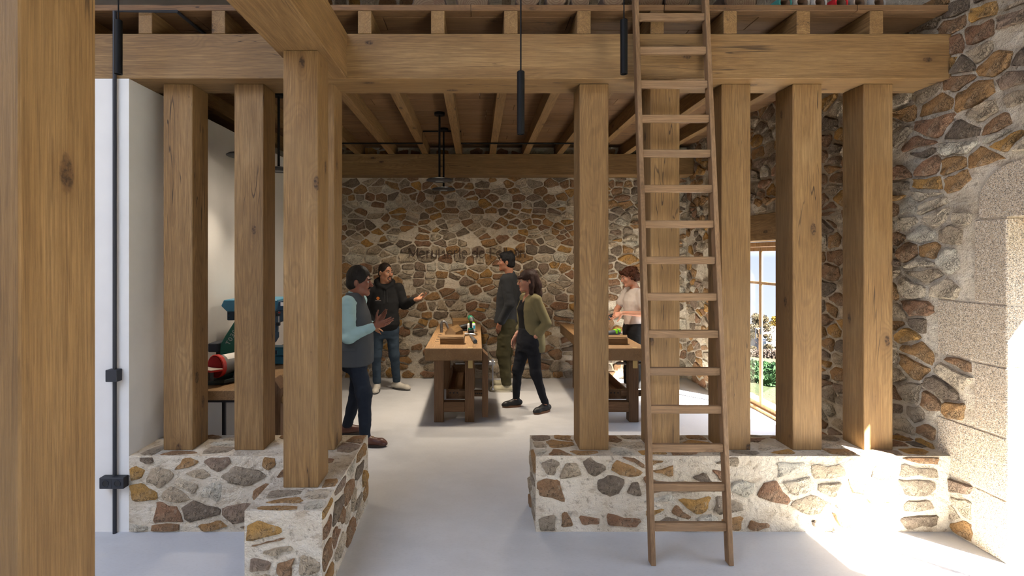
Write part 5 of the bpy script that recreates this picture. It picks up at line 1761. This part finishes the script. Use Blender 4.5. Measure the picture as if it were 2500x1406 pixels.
man_vest()

# ---- 2: man in the black hooded sweatshirt
def man_hoodie():
    s = Person('bearded man in black hooded sweatshirt and jeans pointing to the right', (-1.262, 6.83, 0), 14, skin_mat('olive_skin', (.37, .195, .115)))
    p = s.p
    hair = hair_mat('dark_brown_hair', (.018, .012, .009))
    s.head((.01, .01, 1.607), 36, 2, 1.03).neck((0, -.02, 1.45), .058)
    R = [(.85, 0, 0, .145, .10), (1.0, 0, 0, .15, .105), (1.2, 0, 0, .16, .105), (1.36, 0, -.01, .16, .09), (1.45, 0, -.02, .08, .065)]
    s.b.stack([(z, l, -f, a * (.86 if i < len(R) - 1 else 1), b * (.84 if i < len(R) - 1 else 1)) for i, (z, l, f, a, b) in enumerate(R)], .02)
    aR = ((-.185, -.01, 1.385), (-.235, -.045, 1.115), (-.155, .115, .915))
    aL = ((.185, -.01, 1.385), (.262, .02, 1.165), (.385, .175, 1.240))
    s.arm(*aR); s.arm(*aL)
    s.hand(s.b, p(-.138, .112, .888), (.42, .10, -.88), (.6, .6, .3), [.3, .3, .35, .4], 1, .98, .05, (.9, .1))
    s.hand(s.b, p(.400, .190, 1.250), (.86, -.36, .20), (-.22, -.42, .88), [.30, .5, .62, .70], -1, 1.0, .14, (.85, .35))
    lr = ((-.092, 0, .88), (-.115, .03, .48), (-.105, .0, .09)); ll = ((.092, 0, .88), (.125, .03, .48), (.165, -.01, .09))
    s.legs(*lr); s.legs(*ll)
    s.finish(); s.eyes(); s.brows(hair, 1.1)
    stub = simple('beard_stubble', (.045, .026, .018), .8, 0, 260, .5, 300, .4)
    fl = Field()
    for q in (-1, 1):
        fl.chain([s.h(0, -.1005, -.043), s.h(q * .015, -.0965, -.045), s.h(q * .027, -.084, -.056)], [.005, .005, .003], .005)
        fl.chain([s.h(q * .027, -.084, -.056), s.h(q * .026, -.083, -.078), s.h(q * .010, -.088, -.101)], [.005, .007, .010], .008)
    fl.cone(s.h(-.010, -.086, -.100), s.h(.010, -.086, -.100), .013, .013, .008)
    fl.cone(s.h(0, -.094, -.078), s.h(0, -.092, -.088), .004, .005, .004)
    sculpt('beard', fl, .0035, stub, s.root, [(.0015, (200, 200, 200))])
    s.lips(simple('rose_lips', (.26, .105, .085), .5))
    s.hair_cap(hair, .0035, .002, back=-.07, side=-.012, noise=.0015, freq=90, face_r=(.066, .080, .108), face_c=(0, -.100, -.012))
    hm = cloth_mat('black_sweatshirt', (.0125, .0125, .0130), .15)
    f = Field()
    f.stack([(.820, 0, -.0, .170, .125), (.850, 0, -.005, .180, .138), (.905, 0, -.01, .195, .150), (1.0, 0, -.01, .192, .145), (1.2, 0, -.0, .190, .135), (1.34, 0, .01, .178, .118), (1.41, 0, .015, .14, .10), (1.455, 0, .02, .10, .085)], .03, 2.4)
    for a, e in ((aR, .93), (aL, .96)):
        sh, el, wr = [Vector(p(*q)) for q in a]
        f.chain([sh, el], [.082, .066], .018); f.chain([el, el + (wr - el) * .78], [.066, .055], .03)
        f.cone(el + (wr - el) * .80, el + (wr - el) * e, .041, .037, .012)
    # hood lying around the neck
    f.chain([p(-.085, .045, 1.442), p(-.105, -.03, 1.482), p(-.07, -.105, 1.495), p(0, -.130, 1.495), p(.07, -.105, 1.495), p(.105, -.03, 1.482), p(.085, .045, 1.442), p(.0, .105, 1.395)], [.026, .036, .045, .050, .045, .036, .026, .015], .02)
    f.chain([p(-.085, .045, 1.442), p(.0, .105, 1.395)], [.026, .015], .02)
    f.ell(p(0, -.135, 1.42), (.10, .05, .08), None, .03)
    f.ell(p(0, -.005, 1.52), (.066, .072, .085), None, .012, True)
    ho = sculpt('hooded_sweatshirt', f, .0075, hm, s.root, [(.014, (8, 8, 13)), (.006, (22, 22, 30))])
    # drawstrings and chest print laid on the cloth
    tree_ = BVHTree.FromPolygons([v.co.copy() for v in ho.data.vertices], [tuple(q.vertices) for q in ho.data.polygons])
    def on(x, z, lift=.0015):
        hit = tree_.ray_cast(Vector((x, -.6, z)), Vector((0, 1, 0)))
        return (hit[0] + Vector((0, -lift, 0))) if hit[0] else Vector((x, -.14, z))
    for q, zz in ((-.022, 1.19), (.030, 1.20)):
        bm = B(); tube(bm, [on(q * .6, 1.375 - (1.375 - zz) * i / 8, .003) + Vector((q * .05 * i, 0, 0)) for i in range(9)], .0032, 7)
        obj('drawstring', bm, simple('charcoal_cord', (.03, .03, .031), .8) if q < 0 else bpy.data.materials['charcoal_cord'], ho, local=True, smooth=True)
    lx, lz = -.098, 1.268
    om, wm = simple('orange_print', (.62, .17, .015), .7), simple('faded_white_print', (.34, .30, .30), .7)
    bm = B()
    ring = lambda r: [on(lx + r * math.cos(math.radians(30 + 60 * i)) , lz + r * .95 * math.sin(math.radians(30 + 60 * i))) for i in range(6)]
    o_, i_ = [bm.verts.new(v) for v in ring(.0215)], [bm.verts.new(v) for v in ring(.0105)]
    for k in range(6): bm.faces.new((o_[k], o_[(k + 1) % 6], i_[(k + 1) % 6], i_[k]))
    c_ = bm.verts.new(on(lx - .002, lz - .001))
    bm.faces.new((i_[3], i_[4], c_)); bm.faces.new((i_[4], i_[5], c_))
    obj('chest_logo', bm, om, ho, local=True, label='orange hexagonal logo') if False else obj('chest_logo', bm, om, ho, local=True)
    bm = B()
    for i in range(11):
        if i == 5: continue
        x = lx - .034 + i * .0068
        a, b = on(x, lz - .036), on(x + .0046, lz - .036)
        hgt = Vector((0, 0, .0085 if i % 3 else .0105))
        bm.faces.new([bm.verts.new(v) for v in (a, b, b + hgt, a + hgt)])
    obj('chest_lettering', bm, wm, ho, local=True)
    s.trousers([(.72, 0, .0, .135, .11), (.80, 0, .0, .165, .128), (.90, 0, .0, .16, .12)],
               [(lr[0], lr[1], lr[2], [.098, .066, .052]), (ll[0], ll[1], ll[2], [.098, .066, .052])], cloth_mat('worn_blue_denim', (.030, .046, .066), .35), JEAN, 'jeans', .098)
    wh, so = simple('off_white_leather', (.44, .41, .35), .55, 0, 40, .1), simple('dark_rubber_sole', (.05, .048, .045), .6)
    s.shoe(lr[2], -12, wh, so, .29, .048, 'sneaker'); s.shoe(ll[2], 52, wh, so, .29, .048, 'sneaker')
man_hoodie()

# ---- 3: tall man in the dark jacket
def man_tall():
    s = Person('tall dark-haired man in charcoal jacket and olive trousers, hand in pocket', (.425, 6.87, 0), -108, skin_mat('tan_skin', (.33, .165, .10)))
    p = s.p
    hair = hair_mat('blue_black_hair', (.010, .010, .011))
    s.head((0, .015, 1.748), 6, -2, 1.02).neck((0, -.03, 1.58), .056)
    R = [(.95, 0, 0, .145, .10), (1.1, 0, 0, .15, .105), (1.3, 0, 0, .165, .105), (1.49, 0, -.01, .17, .09), (1.58, 0, -.02, .08, .065)]
    s.b.stack([(z, l, -f, a * (.86 if i < len(R) - 1 else 1), b * (.84 if i < len(R) - 1 else 1)) for i, (z, l, f, a, b) in enumerate(R)], .02)
    aL = ((.195, -.02, 1.51), (.245, -.095, 1.20), (.215, .035, .955)); aR = ((-.195, -.02, 1.51), (-.25, -.08, 1.20), (-.215, .05, .955))
    s.arm(*aL); s.arm(*aR)
    s.hand(s.b, p(.205, .055, .935), (-.12, -.25, -.95), (-.9, .0, .1), [.3, .3, .3, .35], 1, 1.02, .05, (.7, .2))
    s.hand(s.b, p(-.205, .065, .935), (.12, -.25, -.95), (.9, .0, .1), [.3, .3, .3, .35], -1, 1.02, .05, (.7, .2))
    ll = ((.095, 0, .95), (.105, .035, .52), (.125, -.02, .09)); lr = ((-.095, 0, .95), (-.115, .05, .52), (-.13, .06, .09))
    s.legs(*ll); s.legs(*lr)
    s.finish(); s.eyes(); s.brows(hair, 1.1); s.lips(simple('muted_lips', (.24, .10, .08), .5))
    def quiff(fl):
        sc = s.hs; R_ = np.array(s.HR)
        fl.ell(s.h(0, -.045, .098), (.058 * sc, .055 * sc, .036 * sc), R_, .03)
        fl.ell(s.h(0, .02, .105), (.066 * sc, .07 * sc, .034 * sc), R_, .03)
    s.hair_cap(hair, .008, .014, back=-.085, side=-.015, extra=quiff, noise=.007, freq=48)
    jm = cloth_mat('charcoal_jacket', (.034, .036, .039), .12)
    f = Field()
    f.stack([(.925, 0, -.02, .200, .152), (.97, 0, -.02, .198, .150), (1.1, 0, -.012, .192, .140), (1.3, 0, -.0, .196, .135), (1.46, 0, .01, .185, .118), (1.53, 0, .015, .14, .108), (1.565, 0, .022, .105, .095), (1.595, 0, .025, .085, .085)], .03, 2.5)
    for a in (aL, aR):
        sh, el, wr = [Vector(p(*q)) for q in a]
        f.chain([sh, el], [.080, .064], .018); f.chain([el, el + (wr - el) * .96], [.064, .048], .03)
    f.chain([p(-.055, .055, 1.545), p(-.078, -.02, 1.585), p(0, -.085, 1.605), p(.078, -.02, 1.585), p(.055, .055, 1.545)], [.014, .017, .02, .017, .014], .012)
    f.ell(p(0, .06, 1.60), (.045, .06, .07), None, .01, True)
    jo = sculpt('jacket', f, .0075, jm, s.root, [(.010, (8, 8, 12)), (.005, (22, 22, 34))])
    om = cloth_mat('olive_cotton', (.050, .044, .020), .2)
    s.trousers([(.78, 0, .0, .14, .11), (.88, 0, .0, .17, .13), (.98, 0, .0, .165, .125)],
               [(ll[0], ll[1], ll[2], [.110, .088, .066]), (lr[0], lr[1], lr[2], [.110, .088, .066])], om, [(.016, (9, 9, 12)), (.007, (22, 22, 34))], 'trousers', .09)
    be, so = simple('pale_suede', (.42, .385, .27), .8, 0, 40, .1), simple('cream_sole', (.50, .47, .38), .7)
    s.shoe(ll[2], 12, be, so, .30, .048, 'boot'); s.shoe(lr[2], 2, be, so, .30, .048, 'boot')
man_tall()

# ---- 4: woman in the khaki blazer
def woman():
    s = Person('woman with brown half-up hair, glasses and khaki blazer, hand in pocket', (.625, 5.96, 0), -72, skin_mat('fair_skin', (.43, .235, .165)))
    p = s.p
    hair = hair_mat('chestnut_hair', (.030, .015, .012))
    s.head((0, .025, 1.535), -8, 4, 1.0, True).neck((0, -.02, 1.385), .048)
    R = [(.80, 0, 0, .15, .11), (.95, 0, .005, .135, .10), (1.08, 0, .01, .13, .10), (1.2, 0, .015, .145, .115), (1.31, 0, -.005, .145, .09), (1.385, 0, -.02, .07, .06)]
    s.b.stack([(z, l, -f, a * (.86 if i < len(R) - 1 else 1), b * (.84 if i < len(R) - 1 else 1)) for i, (z, l, f, a, b) in enumerate(R)], .02)
    aL = ((.165, -.02, 1.315), (.225, -.125, 1.055), (.165, -.01, .895)); aR = ((-.165, -.02, 1.315), (-.215, -.08, 1.06), (-.155, .09, .885))
    s.arm(*aL, r=(.042, .037, .026)); s.arm(*aR, r=(.042, .037, .026))
    s.hand(s.b, p(.158, .010, .875), (-.22, -.55, -.80), (-.85, .25, .2), [.25, .28, .3, .35], 1, .95, .05, (.95, .15))
    s.hand(s.b, p(-.150, .105, .865), (.15, -.45, -.85), (.9, .2, .2), [.25, .28, .3, .35], -1, .95, .05, (.9, .15))
    ll = ((.085, -.01, .84), (.125, -.03, .46), (.145, -.145, .09)); lr = ((-.085, .0, .84), (-.115, .095, .46), (-.155, .105, .09))
    s.legs(*ll); s.legs(*lr)
    s.finish(); s.eyes(); s.brows(hair, .85); s.lips(simple('pink_lips', (.36, .12, .10), .45))
    def long_hair(fl):
        sc = s.hs; R_ = np.array(s.HR); h = s.h
        fl.chain([h(0, .075, .04), h(0, .10, -.06), h(.0, .115, -.17), h(0, .12, -.235)], [.070, .072, .055, .030], .03)
        for q in (-1, 1): fl.chain([h(q * .070, .035, .02), h(q * .080, .030, -.06), h(q * .076, .020, -.14), h(q * .070, .025, -.20)], [.026, .026, .022, .010], .02)
        fl.ell(h(0, .085, .105), (.045 * sc, .040 * sc, .034 * sc), R_, .014)
        fl.ell(h(0, .06, .118), (.034 * sc, .032 * sc, .026 * sc), R_, .012)
    fl = Field(); sc = s.hs; Rm = np.array(s.HR)
    fl.ell(s.h(0, .016, .048), (.085 * sc, .106 * sc, .092 * sc), Rm, .01)
    long_hair(fl)
    fl.ell(s.h(0, -.100, -.030), (.066 * sc, .078 * sc, .074 * sc), Rm, .008, True)
    for q in (-1, 1): fl.ell(s.h(q * .088, .004, -.002), (.020 * sc, .018 * sc, .030 * sc), Rm, .008, True)
    fl.cut(s.h(0, -.055, -.02), tuple(s.HR @ Vector((0, -.75, -.9)))) if False else None
    # fringe
    fl.chain([s.h(-.055, -.072, .052), s.h(-.02, -.098, .046), s.h(.02, -.098, .046), s.h(.055, -.072, .052)], [.016, .014, .014, .016], .012)
    sculpt('hair', fl, .0045, hair, s.root, [(.005, (70, 70, 16)), (.003, (150, 150, 30))])
    bm = B()
    for q in (-1, 1):
        c = Vector(s.h(q * .031, -.108, .006))
        ux, uz = s.HR @ Vector((1, 0, 0)), s.HR @ Vector((0, 0, 1))
        tube(bm, [c + ux * .022 * math.cos(a) + uz * .018 * math.sin(a) for a in [i * math.pi / 8 for i in range(17)]], .0016, 6, cap=False)
        tube(bm, [s.h(q * .053, -.106, .010), s.h(q * .075, -.06, .014), s.h(q * .083, .005, .014)], .0015, 6)
    tube(bm, [s.h(-.010, -.109, .010), s.h(.010, -.109, .010)], .0016, 6)
    obj('glasses', bm, simple('thin_gold_frame', (.30, .22, .12), .35, .6), s.root, local=True, smooth=True)
    tm = cloth_mat('black_jersey', (.013, .013, .014), .15)
    t = Field()
    t.stack([(z, l, -f, a + .002, b + .006) for z, l, f, a, b in R[:5]], .03)
    t.cone(p(0, .07, 1.40), p(0, .13, 1.27), .070, .03, .012, True)
    sculpt('black_top', t, .0075, tm, s.root, [(.004, (14, 14, 20))])
    km = cloth_mat('khaki_blazer_cloth', (.175, .152, .080), .08)
    f = Field()
    f.stack([(.70, 0, .075, .165, .105), (.78, 0, .06, .180, .125), (.90, 0, .035, .180, .140), (1.05, 0, .015, .168, .142), (1.2, 0, .005, .172, .150), (1.30, 0, .02, .162, .120), (1.36, 0, .03, .12, .085), (1.395, 0, .035, .075, .065)], .03, 2.3)
    for a in (aL, aR):
        sh, el, wr = [Vector(p(*q)) for q in a]
        f.chain([sh, el], [.070, .060], .014); f.chain([el, el + (wr - el) * .50], [.060, .050], .012)
        f.cone(el + (wr - el) * .44, el + (wr - el) * .66, .054, .056, .006)
    # open front: wedge cut away, narrow at the chest and wide at the hem
    f.chain([p(0, .215, 1.44), p(0, .225, 1.24), p(0, .205, 1.0), p(0, .175, .82), p(.0, .14, .66)], [.165, .145, .140, .160, .19], .008, True)
    f.ell(p(0, .045, 1.43), (.070, .10, .11), None, .01, True)
    sculpt('blazer', f, .0075, km, s.root, [(.012, (7, 7, 9)), (.006, (20, 20, 22))])
    s.trousers([(.70, 0, .0, .14, .115), (.80, 0, .0, .172, .130), (.90, 0, .0, .158, .12), (.98, 0, .005, .145, .112)],
               [(ll[0], ll[1], ll[2], [.098, .060, .042]), (lr[0], lr[1], lr[2], [.098, .060, .042])], cloth_mat('black_trouser_cloth', (.014, .015, .019), .2), JEAN, 'trousers', .10)
    bk, so = simple('black_leather', (.013, .013, .014), .5, 0, 30, .2), simple('tan_welt', (.16, .075, .035), .6)
    s.shoe(ll[2], 14, bk, so, .255, .042, 'boot'); s.shoe(lr[2], -6, bk, so, .255, .042, 'boot')
woman()

# ---- 5: curly-haired worker at the right bench
def worker():
    s = Person('curly-haired worker in white T-shirt looking down at a tool in hand', (2.125, 6.72, 0), -80, skin_mat('warm_skin', (.50, .27, .18)))
    p = s.p
    hair = hair_mat('reddish_brown_curls', (.055, .018, .008))
    s.head((0, .075, 1.555), -4, 17, 1.0, True).neck((0, -.01, 1.40), .050)
    R = [(.82, 0, 0, .15, .11), (.95, 0, 0, .138, .10), (1.1, 0, .005, .14, .10), (1.24, 0, .01, .155, .105), (1.35, 0, -.005, .15, .085), (1.41, 0, -.015, .07, .06)]
    s.b.stack([(z, l, -f, a * (.86 if i < len(R) - 1 else 1), b * (.84 if i < len(R) - 1 else 1)) for i, (z, l, f, a, b) in enumerate(R)], .02)
    aL = ((.175, -.01, 1.345), (.215, -.045, 1.075), (.135, .205, 1.085)); aR = ((-.175, .0, 1.345), (-.185, .155, 1.10), (-.02, .265, 1.06))
    s.arm(*aL, r=(.044, .040, .027)); s.arm(*aR, r=(.044, .040, .027))
    s.hand(s.b, p(.118, .230, 1.082), (-.30, -.92, -.30), (-.75, .15, -.55), [.35, .4, .45, .5], 1, .97, .10, (.7, .35))
    s.hand(s.b, p(.0, .285, 1.045), (.30, -.85, -.35), (.15, .15, .95), [.4, .45, .5, .5], 1, .97, .10, (.6, .4))
    ll = ((.09, 0, .85), (.105, .01, .47), (.12, -.02, .09)); lr = ((-.09, 0, .85), (-.105, .02, .47), (-.12, .03, .09))
    s.legs(*ll); s.legs(*lr)
    s.finish(); s.eyes(); s.brows(hair, 1.0); s.lips(simple('soft_lips', (.40, .15, .12), .45))
    r = random.Random(6)
    fl = Field(); sc = s.hs; Rm = np.array(s.HR)
    fl.ell(s.h(0, .022, .052), (.086 * sc, .106 * sc, .088 * sc), Rm, .01)
    for i in range(70):
        a, b = r.uniform(-1.9, 1.9), r.uniform(-.9, 1.0)
        fl.ell(s.h(math.sin(a) * .088 * math.cos(b * .8), .035 + math.cos(a) * .092 * math.cos(b * .6), .015 + b * .085), (.026, .026, .024), None, .012)
    for q in (-1, 1): fl.chain([s.h(q * .05, -.075, .085), s.h(q * .072, -.048, .045)], [.024, .02], .02)
    fl.ell(s.h(0, -.112, -.035), (.064 * sc, .072 * sc, .085 * sc), Rm, .008, True)
    sculpt('hair', fl, .0045, hair, s.root, [(.012, (55, 55, 55)), (.006, (110, 110, 110))])
    wm = cloth_mat('white_jersey', (.62, .55, .50), .06)
    t = Field()
    t.stack([(.905, 0, -.0, .155, .118), (.95, 0, -.0, .158, .120), (1.1, 0, -.005, .156, .118), (1.24, 0, -.01, .166, .120), (1.33, 0, .003, .155, .100), (1.385, 0, .01, .10, .075), (1.41, 0, .012, .075, .062)], .03)
    for a in (aL, aR):
        sh, el = Vector(p(*a[0])), Vector(p(*a[1]))
        t.chain([sh, sh + (el - sh) * .62], [.068, .066], .03)
    t.ell(p(0, .03, 1.44), (.066, .078, .055), None, .008, True)
    sculpt('t_shirt', t, .0075, wm, s.root, [(.010, (9, 9, 13)), (.005, (24, 24, 34))])
    s.trousers([(.72, 0, .0, .14, .115), (.82, 0, .0, .166, .128), (.93, 0, .0, .156, .118)],
               [(ll[0], ll[1], ll[2], [.102, .074, .058]), (lr[0], lr[1], lr[2], [.102, .074, .058])], cloth_mat('black_work_cotton', (.012, .012, .013), .2), JEAN, 'trousers', .09)
    wh, so = simple('white_canvas', (.62, .60, .57), .7), simple('white_rubber', (.6, .58, .55), .6)
    s.shoe(ll[2], 6, wh, so, .27, .044, 'sneaker'); s.shoe(lr[2], -6, wh, so, .27, .044, 'sneaker')
worker()

def hand_tool():
    c = Vector((1.800, 6.63, 1.035))
    t = thing('hand_sander', 'black hand tool held by the curly-haired worker', 'power tool', c)
    d = Vector((-.86, -.15, -.30)).normalized()
    bm = B(); tube(bm, [c - d * .085, c - d * .06, c + d * .03, c + d * .11, c + d * .135], [.022, .030, .032, .036, .026], 14)
    obj('tool_body', bm, dark_m, t, smooth=SH)
    bm = B(); lathe(bm, [(.030, 0), (.042, .012), (.042, .035), (0, .036)], c + d * .13, d, 18)
    obj('tool_head', bm, simple('graphite_plastic', (.035, .035, .036), .4), t, smooth=SH)
hand_tool()
